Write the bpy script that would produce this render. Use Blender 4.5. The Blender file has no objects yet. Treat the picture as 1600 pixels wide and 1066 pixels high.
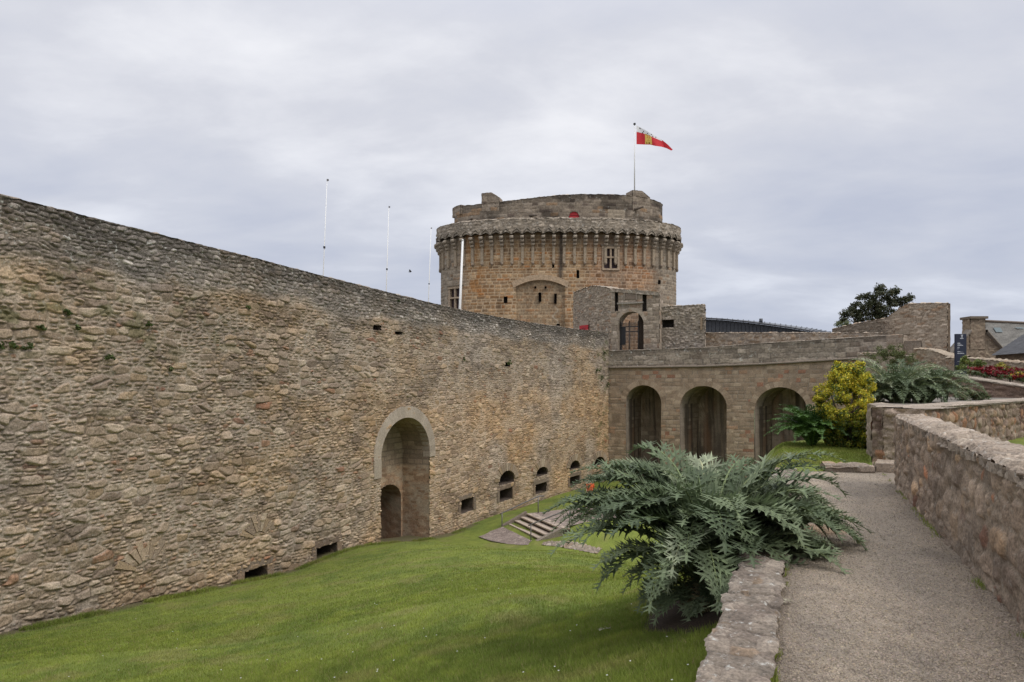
import bpy, math, random
import numpy as np
from math import radians, sin, cos, pi, atan2, sqrt
random.seed(7)
C = bpy.context.scene.collection
# ------------------------------------------------------------------ camera
F = 1066.7
cam = bpy.data.objects.new('camera', bpy.data.cameras.new('camera'))
C.objects.link(cam); bpy.context.scene.camera = cam
cam.data.lens = 24; cam.data.sensor_width = 36; cam.data.shift_y = 67/1600
cam.data.clip_start = .1; cam.data.clip_end = 4000
cam.location = (0, 0, 1.6); cam.rotation_euler = (pi/2, 0, 0)
EYE = 1.6
def at(px, py, Y):
    return ((px-800)/F*Y, Y, EYE+(600-py)/F*Y)
# ------------------------------------------------------------------ sky and sun
w = bpy.data.worlds.new('World'); bpy.context.scene.world = w; w.use_nodes = True
nt = w.node_tree; nt.nodes.clear()
def N(t, **k):
    n = nt.nodes.new(t)
    for a, b in k.items(): setattr(n, a, b)
    return n
SUN_EL, SUN_AZ = radians(52), radians(125)     # azimuth clockwise from +Y
out = N('ShaderNodeOutputWorld'); bg = N('ShaderNodeBackground'); bg.inputs[1].default_value = .1
sky = N('ShaderNodeTexSky', sky_type='NISHITA', sun_disc=False)
sky.sun_elevation = SUN_EL; sky.sun_rotation = SUN_AZ
tc = N('ShaderNodeTexCoord')
sep = N('ShaderNodeSeparateXYZ'); nt.links.new(tc.outputs['Generated'], sep.inputs[0])
zz = N('ShaderNodeMath', operation='ADD'); zz.inputs[1].default_value = .22; nt.links.new(sep.outputs[2], zz.inputs[0])
zm = N('ShaderNodeMath', operation='MAXIMUM'); zm.inputs[1].default_value = .08; nt.links.new(zz.outputs[0], zm.inputs[0])
dx = N('ShaderNodeMath', operation='DIVIDE'); dy = N('ShaderNodeMath', operation='DIVIDE')
nt.links.new(sep.outputs[0], dx.inputs[0]); nt.links.new(zm.outputs[0], dx.inputs[1])
nt.links.new(sep.outputs[1], dy.inputs[0]); nt.links.new(zm.outputs[0], dy.inputs[1])
cmb = N('ShaderNodeCombineXYZ'); nt.links.new(dx.outputs[0], cmb.inputs[0]); nt.links.new(dy.outputs[0], cmb.inputs[1])
def cloud(scale, det, rough, dist, off):
    mp = N('ShaderNodeMapping'); mp.inputs['Location'].default_value = off; mp.inputs['Rotation'].default_value = (0, 0, .5)
    mp.inputs['Scale'].default_value = (1, 1.5, 1)
    nt.links.new(cmb.outputs[0], mp.inputs[0])
    n = N('ShaderNodeTexNoise'); n.inputs['Scale'].default_value = scale; n.inputs['Detail'].default_value = det
    n.inputs['Roughness'].default_value = rough; n.inputs['Distortion'].default_value = dist
    nt.links.new(mp.outputs[0], n.inputs['Vector']); return n
c1 = cloud(.85, 8, .52, .35, (3.1, 1.2, 0)); c2 = cloud(2.6, 6, .55, .2, (7, 2, 0))
mx = N('ShaderNodeMix', data_type='FLOAT'); mx.inputs[0].default_value = .36
nt.links.new(c1.outputs[0], mx.inputs[2]); nt.links.new(c2.outputs[0], mx.inputs[3])
rp = N('ShaderNodeValToRGB'); nt.links.new(mx.outputs[0], rp.inputs[0])
el = rp.color_ramp.elements
el[0].position = .34; el[0].color = (.485, .51, .595, 1)
el[1].position = .655; el[1].color = (.77, .775, .81, 1)
m_ = el.new(.50); m_.color = (.585, .598, .655, 1)
# the cloud deck is a little darker and bluer low down
hr = N('ShaderNodeValToRGB'); nt.links.new(sep.outputs[2], hr.inputs[0])
hr.color_ramp.elements[0].position = -.02; hr.color_ramp.elements[0].color = (.74, .79, .88, 1)
hr.color_ramp.elements[1].position = .34; hr.color_ramp.elements[1].color = (1, 1, 1, 1)
ml = N('ShaderNodeMix', data_type='RGBA', blend_type='MULTIPLY'); ml.inputs[0].default_value = 1
nt.links.new(rp.outputs[0], ml.inputs[6]); nt.links.new(hr.outputs[0], ml.inputs[7])
sc = N('ShaderNodeVectorMath', operation='SCALE')
zen = N('ShaderNodeMapRange', interpolation_type='SMOOTHSTEP'); zen.inputs[1].default_value = .42; zen.inputs[2].default_value = 1; zen.inputs[3].default_value = 11.2; zen.inputs[4].default_value = 30
nt.links.new(sep.outputs[2], zen.inputs[0]); nt.links.new(zen.outputs[0], sc.inputs['Scale'])
nt.links.new(ml.outputs[2], sc.inputs[0])
fin = N('ShaderNodeMix', data_type='RGBA'); fin.inputs[0].default_value = .96
nt.links.new(sky.outputs[0], fin.inputs[6]); nt.links.new(sc.outputs[0], fin.inputs[7])
nt.links.new(fin.outputs[2], bg.inputs[0]); nt.links.new(bg.outputs[0], out.inputs[0])
sun = bpy.data.objects.new('sun', bpy.data.lights.new('sun', 'SUN')); C.objects.link(sun)
sun.data.energy = 1.5; sun.data.angle = radians(22); sun.data.color = (1, .95, .88)
sun.rotation_euler = (pi/2-SUN_EL, 0, pi-SUN_AZ)
vs = bpy.context.scene.view_settings
vs.view_transform = 'Standard'; vs.look = 'None'; vs.exposure = 0.10; vs.gamma = 1
bpy.context.scene.cycles.max_bounces = 6
# ------------------------------------------------------------------ noise
def h2(i, j, seed=0):
    i = np.asarray(i).astype(np.int64); j = np.asarray(j).astype(np.int64)
    x = (i*374761393 + j*668265263 + seed*2246822519) & 0xffffffff
    x = ((x ^ (x >> 13))*1274126177) & 0xffffffff
    x = ((x ^ (x >> 15))*2246822519) & 0xffffffff
    x = x ^ (x >> 16)
    return x.astype(np.float64)/4294967296.0
def vn(x, y, seed=0):
    xi = np.floor(x); yi = np.floor(y); fx = x-xi; fy = y-yi
    fx = fx*fx*(3-2*fx); fy = fy*fy*(3-2*fy)
    a = h2(xi, yi, seed); b = h2(xi+1, yi, seed); c = h2(xi, yi+1, seed); d = h2(xi+1, yi+1, seed)
    return (a*(1-fx)+b*fx)*(1-fy)+(c*(1-fx)+d*fx)*fy
def fbm(x, y, seed=0, o=4):
    s = 0; a = .5; t = 0
    for k in range(o):
        s = s+a*vn(x*2**k+k*17.3, y*2**k+k*9.1, seed+k); t += a; a *= .5
    return s/t
def sm(x, a=0., b=1.):
    t = np.clip((x-a)/(b-a), 0, 1); return t*t*(3-2*t)
def worley(x, y, seed, jx=.9, jy=.6, p=3.0):
    yj = np.floor(y)
    lx = np.zeros(x.shape); ly = np.zeros(x.shape); f1 = np.full(x.shape, 9.); f2 = np.full(x.shape, 9.); i1 = np.zeros(x.shape); j1 = np.zeros(x.shape)
    for dj in (-1, 0, 1):
        j = yj+dj
        off = h2(j, j*0, seed+5)
        xs = x+off
        xi = np.floor(xs)
        for di in (-1, 0, 1):
            i = xi+di
            px = i+.5+(h2(i, j, seed)-.5)*jx; py = j+.5+(h2(i, j, seed+1)-.5)*jy
            wd = .75+.5*h2(i, j, seed+2)
            d = ((np.abs(xs-px)/wd)**p+np.abs(y-py)**p)**(1/p)
            m = d < f1
            f2 = np.where(m, f1, np.minimum(f2, d))
            lx = np.where(m, xs-px, lx); ly = np.where(m, y-py, ly); i1 = np.where(m, i, i1); j1 = np.where(m, j, j1); f1 = np.where(m, d, f1)
    return f1, f2, i1, j1, lx, ly
def pick(r, pal):
    cols = np.array([c for c, w_ in pal]); ws = np.cumsum([w_ for c, w_ in pal]); ws = ws/ws[-1]
    return cols[np.clip(np.searchsorted(ws, r), 0, len(cols)-1)]
# ------------------------------------------------------------------ masonry styles: (u, v) in metres -> height, rgb, lichen
def rubble(seed, w_, h_, pal, mortar, depth=.06, joint=.03, small=.35, warp=1., lich=.3, jit=.35, pp=4., crisp=0.):
    def f(u, v):
        U = u+warp*(.35*(fbm(u*.7, v*.7, seed+11, 2)-.5)+.10*(fbm(u*4, v*4, seed+14, 2)-.5)); V = v+warp*(.35*(fbm(u*.35, v*.5, seed+12, 2)-.5)+.10*(fbm(u*2.2, v*2.2, seed+13, 2)-.5))
        f1, f2, i, j, lx, ly = worley(U/w_, V/h_, seed, p=pp)
        e = (f2-f1)*h_*.62
        a1, a2, i2, j2, lx2, ly2 = worley(U/(w_*.5), V/(h_*.5), seed+40, p=pp)
        e2 = (a2-a1)*h_*.5*.62
        s = h2(i, j, seed+7) < small
        e = np.where(s, np.minimum(e, e2), e)
        r = np.where(s, h2(i2, j2, seed+8), h2(i, j, seed+9)); r2 = np.where(s, h2(i2, j2, seed+18), h2(i, j, seed+19))
        st = sm(e, .0, joint*1.6)
        n = fbm(u*5, v*5, seed+21, 3)-.5
        n2 = fbm(u*16, v*16, seed+22, 2)-.5
        gx = np.where(s, lx2*.5, lx)*(h2(i, j, seed+50)-.5); gy = np.where(s, ly2*.5, ly)*(h2(i, j, seed+51)-.5)
        hgt = st*depth*(.45+.75*r2)+st*(gx+gy)*depth*1.6+n*depth*.75+n2*depth*.45
        col = pick(r, pal)*(1-jit/2+jit*r2)[..., None]
        col = col*(.84+.36*fbm(u*3, v*3, seed+31, 3)+.22*n2)[..., None]
        mo = 1-sm(e, joint*.25, joint*1.1)
        mo = mo*sm(fbm(u*1.3, v*1.3, seed+35, 2), .3, .7)
        if crisp: col = col*(1-crisp*(1-sm(e+.012*n2, 0, .020)))[..., None]  # recess shade along the joints, painted into the stone colour
        col = col*(1-mo[..., None])+np.array(mortar)*(.8+.4*fbm(u*7, v*7, seed+36, 2))[..., None]*mo[..., None]
        return hgt, col, np.full(u.shape, lich)
    return f
def ashlar(seed, w_, h_, pal, mortar, depth=.02, joint=.02, lich=.3, jit=.3, warp=.04):
    hs = h_*(.72+.56*h2(np.arange(400), np.zeros(400), seed+3)); cs = np.cumsum(hs)-60*h_
    def f(u, v):
        V = v+warp*(fbm(u*.6, v*.6, seed+12, 2)-.5)*2+.02*(fbm(u*4, v*4, seed+15, 2)-.5); U = u+warp*(fbm(u*1.5, v*1.5, seed+16, 2)-.5)
        k = np.clip(np.searchsorted(cs, V), 1, 399)
        dv = np.minimum(V-cs[k-1], cs[k]-V)
        wr = w_*(.75+.5*h2(k, k*0, seed+4)); x = U/wr+h2(k, k*0, seed+5)*7
        xi = np.floor(x)
        b0 = xi+(h2(xi, k, seed+6)-.5)*.5; b1 = xi+1+(h2(xi+1, k, seed+6)-.5)*.5
        lo = x < b0; hi = x > b1
        c = xi-lo+hi
        b0 = c+(h2(c, k, seed+6)-.5)*.5; b1 = c+1+(h2(c+1, k, seed+6)-.5)*.5
        du = np.minimum(x-b0, b1-x)*wr
        e = np.minimum(du, dv)
        r = h2(c, k, seed+8); r2 = h2(c, k, seed+9)
        st = sm(e, 0, joint*1.3); n = fbm(u*5, v*5, seed+21, 3)-.5
        hgt = st*depth*(.6+.6*r2)+n*depth*.6
        col = pick(r, pal)*(1-jit/2+jit*r2)[..., None]*(.8+.4*fbm(u*2.5, v*2.5, seed+31, 3))[..., None]
        mo = 1-sm(e, joint*.3, joint)
        col = col*(1-mo[..., None])+np.array(mortar)*mo[..., None]
        return hgt, col, np.full(u.shape, lich)
    return f
def lerp(a, b, t): return a*(1-t[..., None])+np.array(b)*t[..., None]
# ------------------------------------------------------------------ mesh accumulator
WL = {}
class Acc:
    def __init__(s): s.v = []; s.q = []; s.t = []; s.c = []; s.l = []; s.n = 0; s.fq = []; s.ft = []
    def add(s, v, quads=None, tris=None, col=(.3, .3, .3), lich=.3, flat=False):
        v = np.asarray(v, float).reshape(-1, 3); k = len(v)
        col = np.asarray(col, float)
        s.v.append(v); s.c.append(np.broadcast_to(col, (k, 3)) if col.ndim == 1 else col.reshape(-1, 3))
        s.l.append(np.broadcast_to(np.asarray(lich, float).reshape(-1) if np.ndim(lich) else lich, (k,)))
        if quads is not None and len(quads): s.q.append(np.asarray(quads, np.int64).reshape(-1, 4)+s.n); s.fq.append(np.full(len(s.q[-1]), not flat))
        if tris is not None and len(tris): s.t.append(np.asarray(tris, np.int64).reshape(-1, 3)+s.n); s.ft.append(np.full(len(s.t[-1]), not flat))
        s.n += k; return s
    def grid(s, P, col, lich=.3, keep=None, flip=False):
        nu, nv = P.shape[:2]
        idx = np.arange(nu*nv).reshape(nu, nv)
        q = np.stack([idx[:-1, :-1], idx[1:, :-1], idx[1:, 1:], idx[:-1, 1:]], -1)
        if flip: q = q[..., ::-1]
        q = q.reshape(-1, 4) if keep is None else q[keep]
        if keep is not None:
            us = np.unique(q); mp = np.full(nu*nv, -1); mp[us] = np.arange(len(us)); q = mp[q]
            col = np.asarray(col); 
            col = col.reshape(-1, 3)[us] if col.ndim > 1 else col
            lich = np.asarray(lich).reshape(-1)[us] if np.ndim(lich) else lich
            return s.add(P.reshape(-1, 3)[us], q, None, col, lich)
        return s.add(P, q, None, col, lich)
    def hexa(s, p8, col=(.3, .3, .3), lich=.3):   # bottom 4 ccw, top 4 ccw
        return s.add(p8, [(3, 2, 1, 0), (4, 5, 6, 7), (0, 1, 5, 4), (1, 2, 6, 5), (2, 3, 7, 6), (3, 0, 4, 7)], None, col, lich, flat=True)
    def box(s, c, sz, ax=(1, 0, 0), col=(.3, .3, .3), lich=.3, jit=0.):
        ax = np.array(ax, float); ax /= np.linalg.norm(ax); ay = np.array([-ax[1], ax[0], 0]); az = np.array([0, 0, 1.])
        c = np.array(c, float); p = []
        for z in (-1, 1):
            for x, y in ((-1, -1), (1, -1), (1, 1), (-1, 1)):
                p.append(c+ax*x*sz[0]/2+ay*y*sz[1]/2+az*z*sz[2]/2+np.array([random.uniform(-jit, jit) for _ in range(3)]))
        return s.hexa(p, col, lich)
    def tube(s, pts, r, n=8, col=(.3, .3, .3), lich=0., cap=True):
        pts = [np.array(p, float) for p in pts]; rr = r if hasattr(r, '__len__') else [r]*len(pts)
        V = []
        for k, p in enumerate(pts):
            d = pts[min(k+1, len(pts)-1)]-pts[max(k-1, 0)]; d /= np.linalg.norm(d)+1e-9
            a = np.cross(d, (0, 0, 1) if abs(d[2]) < .9 else (1, 0, 0)); a /= np.linalg.norm(a); b = np.cross(d, a)
            for i in range(n): V.append(p+rr[k]*(a*cos(2*pi*i/n)+b*sin(2*pi*i/n)))
        Q = [(k*n+i, k*n+(i+1) % n, (k+1)*n+(i+1) % n, (k+1)*n+i) for k in range(len(pts)-1) for i in range(n)]
        T = []
        if cap:
            V += [pts[0], pts[-1]]; m = len(pts)*n
            T = [(m, (i+1) % n, i) for i in range(n)]+[(m+1, m-n+i, m-n+(i+1) % n) for i in range(n)]
        return s.add(V, Q, T, col, lich)
    def build(s, name, mat, parent=None, smooth=True):
        V = np.concatenate(s.v); base = np.zeros(3)
        if parent is not None: base = WL[parent.name]
        V = V-base
        me = bpy.data.meshes.new(name)
        q = np.concatenate(s.q) if s.q else np.zeros((0, 4), np.int64); t = np.concatenate(s.t) if s.t else np.zeros((0, 3), np.int64)
        me.vertices.add(len(V)); me.vertices.foreach_set('co', V.ravel())
        nl = q.size+t.size; me.loops.add(nl); me.polygons.add(len(q)+len(t))
        me.loops.foreach_set('vertex_index', np.concatenate([q.ravel(), t.ravel()]).astype(np.int32))
        st = np.concatenate([np.arange(len(q))*4, q.size+np.arange(len(t))*3]).astype(np.int32)
        me.polygons.foreach_set('loop_start', st)
        me.polygons.foreach_set('use_smooth', np.concatenate(s.fq+s.ft) & smooth)
        me.update(calc_edges=True); me.validate()
        ca = me.color_attributes.new('Col', 'FLOAT_COLOR', 'POINT')
        col = np.concatenate([np.clip(np.concatenate(s.c), 0, 1), np.ones((len(V), 1))], 1)
        ca.data.foreach_set('color', col.ravel().astype(np.float32))
        la = me.attributes.new('lich', 'FLOAT', 'POINT'); la.data.foreach_set('value', np.concatenate(s.l).astype(np.float32))
        me.materials.append(mat)
        o = bpy.data.objects.new(name, me); C.objects.link(o)
        if parent is not None: o.parent = parent
        WL[o.name] = base
        return o
def tag(o, label=None, cat=None, group=None, kind=None):
    if label: o['label'] = label
    if cat: o['category'] = cat
    if group: o['group'] = group
    if kind: o['kind'] = kind
    return o
def thing(name, loc, label, cat, group=None):
    o = bpy.data.objects.new(name, None); C.objects.link(o); o.location = loc
    o.empty_display_size = .2
    WL[o.name] = np.array(loc, float); return tag(o, label, cat, group)
# ------------------------------------------------------------------ materials
def mat(name, base=None, rough=.95, fine=28., famt=.5, bump=.5, bdist=.012, lichen=(.52, .51, .46), lscale=7., spec=.25, metal=0., tint=None, transl=0.):
    m = bpy.data.materials.new(name); m.use_nodes = True; t = m.node_tree; b = t.nodes['Principled BSDF']
    L = t.links.new
    def n(tp, **k):
        x = t.nodes.new(tp)
        for a, v in k.items(): setattr(x, a, v)
        return x
    g = n('ShaderNodeNewGeometry')
    if base is None: a = n('ShaderNodeAttribute', attribute_name='Col'); src = a.outputs['Color']
    else: a = n('ShaderNodeRGB'); a.outputs[0].default_value = (*base, 1); src = a.outputs[0]
    nz = n('ShaderNodeTexNoise'); nz.inputs['Scale'].default_value = fine; nz.inputs['Detail'].default_value = 5; nz.inputs['Roughness'].default_value = .65
    L(g.outputs['Position'], nz.inputs['Vector'])
    mr = n('ShaderNodeMapRange'); mr.inputs[1].default_value = .25; mr.inputs[2].default_value = .75
    mr.inputs[3].default_value = 1-famt; mr.inputs[4].default_value = 1+famt*.9; L(nz.outputs[0], mr.inputs[0])
    vm = n('ShaderNodeVectorMath', operation='SCALE'); L(src, vm.inputs[0]); L(mr.outputs[0], vm.inputs['Scale'])
    cur = vm.outputs[0]
    if tint:
        tm = n('ShaderNodeVectorMath', operation='MULTIPLY'); L(cur, tm.inputs[0]); tm.inputs[1].default_value = tint; cur = tm.outputs[0]
    if lichen:
        la = n('ShaderNodeAttribute', attribute_name='lich')
        ln = n('ShaderNodeTexNoise'); ln.inputs['Scale'].default_value = lscale; ln.inputs['Detail'].default_value = 7; ln.inputs['Roughness'].default_value = .7
        L(g.outputs['Position'], ln.inputs['Vector'])
        th = n('ShaderNodeMapRange'); th.inputs[1].default_value = .58; th.inputs[2].default_value = .68; L(ln.outputs[0], th.inputs[0])
        mu = n('ShaderNodeMath', operation='MULTIPLY'); L(th.outputs[0], mu.inputs[0]); L(la.outputs['Fac'], mu.inputs[1])
        mi = n('ShaderNodeMix', data_type='RGBA'); L(mu.outputs[0], mi.inputs[0]); L(cur, mi.inputs[6]); mi.inputs[7].default_value = (*lichen, 1)
        # dark algae specks
        dn = n('ShaderNodeTexNoise'); dn.inputs['Scale'].default_value = lscale*2.3; dn.inputs['Detail'].default_value = 5
        L(g.outputs['Position'], dn.inputs['Vector'])
        t2 = n('ShaderNodeMapRange'); t2.inputs[1].default_value = .57; t2.inputs[2].default_value = .66; L(dn.outputs[0], t2.inputs[0])
        m2a = n('ShaderNodeMath', operation='MULTIPLY'); L(t2.outputs[0], m2a.inputs[0]); m2a.inputs[1].default_value = .55
        m2 = n('ShaderNodeMath', operation='MULTIPLY'); L(m2a.outputs[0], m2.inputs[0]); L(la.outputs['Fac'], m2.inputs[1])
        m3 = n('ShaderNodeMix', data_type='RGBA'); L(m2.outputs[0], m3.inputs[0]); L(mi.outputs[2], m3.inputs[6]); m3.inputs[7].default_value = (.07, .062, .052, 1)
        cur = m3.outputs[2]
    L(cur, b.inputs['Base Color'])
    b.inputs['Roughness'].default_value = rough; b.inputs['Specular IOR Level'].default_value = spec; b.inputs['Metallic'].default_value = metal
    if bump:
        bn = n('ShaderNodeTexNoise'); bn.inputs['Scale'].default_value = fine*1.3; bn.inputs['Detail'].default_value = 6; bn.inputs['Roughness'].default_value = .7
        L(g.outputs['Position'], bn.inputs['Vector'])
        bp = n('ShaderNodeBump'); bp.inputs['Strength'].default_value = bump; bp.inputs['Distance'].default_value = bdist
        L(bn.outputs[0], bp.inputs['Height']); L(bp.outputs[0], b.inputs['Normal'])
    if transl:
        tr = n('ShaderNodeBsdfTranslucent'); L(cur, tr.inputs[0]); mxs = n('ShaderNodeMixShader'); mxs.inputs[0].default_value = transl
        L(b.outputs[0], mxs.inputs[1]); L(tr.outputs[0], mxs.inputs[2]); L(mxs.outputs[0], t.nodes['Material Output'].inputs[0])
    return m
TN = (1.045, .99, .96)
M_STONE = mat('stone', tint=TN, fine=26, famt=.62, bump=.8, bdist=.02)
M_FAR = mat('stone_far', tint=TN, fine=6, famt=.42, bump=.5, bdist=.05, lscale=3.2)
M_NEAR = mat('stone_near', tint=(1.06, .985, .94), fine=42, famt=.55, bump=.9, bdist=.012, lscale=14)
M_TURF = mat('turf', fine=34, famt=.5, bump=.7, bdist=.03, lichen=None)
M_GRAVEL = mat('gravel', fine=120, famt=.62, bump=1., bdist=.008, lichen=None)
M_LEAF = mat('leaf', fine=16, famt=.25, bump=.0, lichen=None, rough=.6, spec=.35, transl=.22)
M_BLADE = mat('grass_blade', fine=5, famt=.2, bump=0, lichen=None, rough=.7, spec=.2, transl=.3)
M_BARK = mat('bark', base=(.09, .07, .05), fine=20, bump=.8, lichen=None)
M_WHITE = mat('white_paint', base=(.78, .77, .74), fine=6, famt=.08, bump=0, lichen=None, rough=.4, spec=.5)
M_IRON = mat('iron', base=(.03, .03, .032), fine=20, famt=.3, bump=.2, lichen=None, rough=.55, spec=.5, metal=.3)
M_STEEL = mat('weathered_steel', base=(.16, .15, .14), fine=20, famt=.3, bump=.2, lichen=None, rough=.5, spec=.5, metal=.5)
M_ZINC = mat('dark_zinc', base=(.055, .058, .065), fine=3, famt=.25, bump=.1, lichen=None, rough=.5, spec=.5, metal=.4)
M_SLATE = mat('slate', fine=9, famt=.35, bump=.5, bdist=.03, lichen=(.22, .22, .19), lscale=3, rough=.8)
M_RED = mat('red_paint', base=(.42, .035, .04), fine=6, famt=.15, bump=0, lichen=None, rough=.6)
M_WOOD = mat('old_wood', base=(.06, .045, .034), fine=14, famt=.4, bump=.5, lichen=None)
M_GLASS = mat('dark_glass', base=(.03, .028, .034), fine=2, famt=.2, bump=0, lichen=None, rough=.15, spec=.6)
M_SHUT = mat('shutter_paint', base=(.055, .035, .038), fine=6, famt=.2, bump=0, lichen=None, rough=.6)
M_PLAIN = mat('plain', fine=8, famt=.12, bump=0, lichen=None, rough=.7)
M_CLOTH = mat('flag_cloth', fine=5, famt=.06, bump=0, lichen=None, rough=.8, transl=.35)
# ------------------------------------------------------------------ palettes
PAL_W = [((.235, .196, .152), 5), ((.28, .232, .178), 4), ((.205, .172, .138), 3), ((.30, .262, .21), 2), ((.25, .20, .14), 2.2), ((.175, .145, .118), 1.6), ((.22, .145, .10), .35), ((.20, .12, .085), .12), ((.31, .27, .215), 1)]
PAL_G = [((.25, .222, .185), 5), ((.30, .27, .225), 3), ((.19, .17, .145), 3), ((.25, .20, .15), 2), ((.36, .34, .30), .7)]
PAL_T = [((.27, .185, .105), 5), ((.23, .145, .075), 4), ((.31, .225, .135), 3), ((.20, .14, .085), 3), ((.29, .15, .065), 1.2), ((.34, .27, .18), 1.2)]
PAL_R = [((.15, .125, .10), 4), ((.12, .10, .082), 4), ((.185, .155, .125), 3), ((.21, .16, .11), 2), ((.24, .12, .07), .35), ((.10, .06, .045), .4)]
PAL_B = [((.245, .20, .155), 5), ((.21, .17, .13), 4), ((.28, .235, .185), 2.5), ((.24, .17, .12), 1.5), ((.24, .14, .10), .4)]
PAL_W, PAL_G, PAL_T, PAL_R, PAL_B = [[((c[0]*k, c[1]*k*.962, c[2]*k*.905), w_) for c, w_ in P_] for P_, k in ((PAL_W, 1.3), (PAL_G, 1.2), (PAL_T, 1.2), (PAL_R, 1.9), (PAL_B, 1.32))]
MORT = (.27, .235, .18)
# ------------------------------------------------------------------ paths and surfaces
class Path:
    def __init__(s, pts, side=1):
        s.p = np.array(pts, float); d = np.diff(s.p, axis=0); s.s = np.concatenate([[0], np.cumsum(np.hypot(d[:, 0], d[:, 1]))]); s.L = s.s[-1]; s.side = side
    def xy(s, u): return np.interp(u, s.s, s.p[:, 0]), np.interp(u, s.s, s.p[:, 1])
    def nrm(s, u):
        a = s.xy(np.clip(u-.15, 0, s.L)); b = s.xy(np.clip(u+.15, 0, s.L)); dx_, dy_ = b[0]-a[0], b[1]-a[1]; l = np.hypot(dx_, dy_)+1e-9
        return s.side*dy_/l, -s.side*dx_/l          # right hand side when side = 1
    def upx(s, px):        # arc length at which the path crosses picture column px (used to measure the plan)
        t = (px-800)/F; u = np.linspace(0, s.L, 4000); x, y = s.xy(u); k = np.argmin(np.abs(x-t*y)+(y < 1)*99); return float(u[k])
    def pt(s, px, py):
        u = s.upx(px); return u, EYE+(600-py)/F*float(s.xy(u)[1])
def wall_face(acc, path, U, zb, zt, dv, style, hole=None, off=0., batter=0., tint=None):
    U = np.asarray(U, float); b = np.interp(U, *zb) if isinstance(zb, tuple) else np.full(U.shape, float(zb))
    t = np.interp(U, *zt) if isinstance(zt, tuple) else np.full(U.shape, float(zt))
    nv = int(max((t-b).max()/dv, 1))+1
    T = np.linspace(0, 1, nv)
    V = b[:, None]+(t-b)[:, None]*T; UU = np.broadcast_to(U[:, None], V.shape)
    hg, col, li = style(UU, V)
    if tint: hg, col, li = tint(UU, V, hg, col, li)
    x, y = path.xy(U); nx, ny = path.nrm(U)
    o = hg+off+batter*(t[:, None]-V)
    P = np.stack([x[:, None]+nx[:, None]*o, y[:, None]+ny[:, None]*o, V], -1)
    keep = None
    if hole is not None:
        uc = (UU[:-1, :-1]+UU[1:, 1:])/2; vc = (V[:-1, :-1]+V[1:, 1:])/2; keep = ~hole(uc, vc)
    acc.grid(P, col, li, keep, flip=path.side < 0)
def slab(acc, path, U, z, o0, o1, dv, style, rough=.02, flip=False):
    """a top surface between offsets o0 and o1 from the path"""
    U = np.asarray(U, float); zt = np.interp(U, *z) if isinstance(z, tuple) else np.full(U.shape, float(z))
    nv = int(max(abs(o1-o0)/dv, 2))+1; O = np.linspace(o0, o1, nv)
    UU = np.broadcast_to(U[:, None], (len(U), nv)); OO = np.broadcast_to(O, UU.shape)
    hg, col, li = style(UU, OO+50)
    edge = sm(np.minimum(OO-min(o0, o1), max(o0, o1)-OO), 0, .05)
    x, y = path.xy(U); nx, ny = path.nrm(U)
    P = np.stack([x[:, None]+nx[:, None]*OO, y[:, None]+ny[:, None]*OO, zt[:, None]+hg*1.-.04*(1-edge)], -1)
    acc.grid(P, col, li, None, flip=(path.side > 0) ^ flip ^ (o1 < o0))
def wall(name, p0, p1, thick, zb, zt, style, mat_, dv=.06, du=.06, parent=None, hole=None, capstyle=None, overhang=0., coph=0.):
    """solid masonry wall p0 -> p1; the front is on the right hand side; zt may be a (distances, heights) tuple"""
    a = Acc(); p = Path([p0, p1]); U = np.linspace(0, p.L, int(p.L/du)+2)
    wall_face(a, p, U, zb, zt, dv, style, hole)
    nx, ny = [float(k) for k in p.nrm(np.array([p.L/2]))]
    q0 = (p0[0]-nx*thick, p0[1]-ny*thick); q1 = (p1[0]-nx*thick, p1[1]-ny*thick)
    pb = Path([q1, q0]); zr = zt
    if isinstance(zt, tuple): zr = (p.L-np.array(zt[0])[::-1], np.array(zt[1])[::-1])
    wall_face(a, pb, np.linspace(0, p.L, int(p.L/du/2)+2), zb, zr, dv*2, style, None if hole is None else (lambda u, v: hole(p.L-u, v)))
    z0 = zt[1][0] if isinstance(zt, tuple) else zt; z1 = zt[1][-1] if isinstance(zt, tuple) else zt
    ne = int(thick/du)+2
    wall_face(a, Path([q0, p0]), np.linspace(0, thick, ne), zb, z0, dv, style)
    wall_face(a, Path([p1, q1]), np.linspace(0, thick, ne), zb, z1, dv, style)
    slab(a, p, U, zt, .05+overhang, -thick-.03, dv, capstyle or style)
    if coph:
        zc = (zt[0], np.array(zt[1])-.01) if isinstance(zt, tuple) else zt-.01
        zd = (zt[0], np.array(zt[1])-coph) if isinstance(zt, tuple) else zt-coph
        wall_face(a, p, U, zd, zc, dv/2, capstyle or style, None, off=overhang)
    return a.build(name, mat_, parent)
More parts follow.
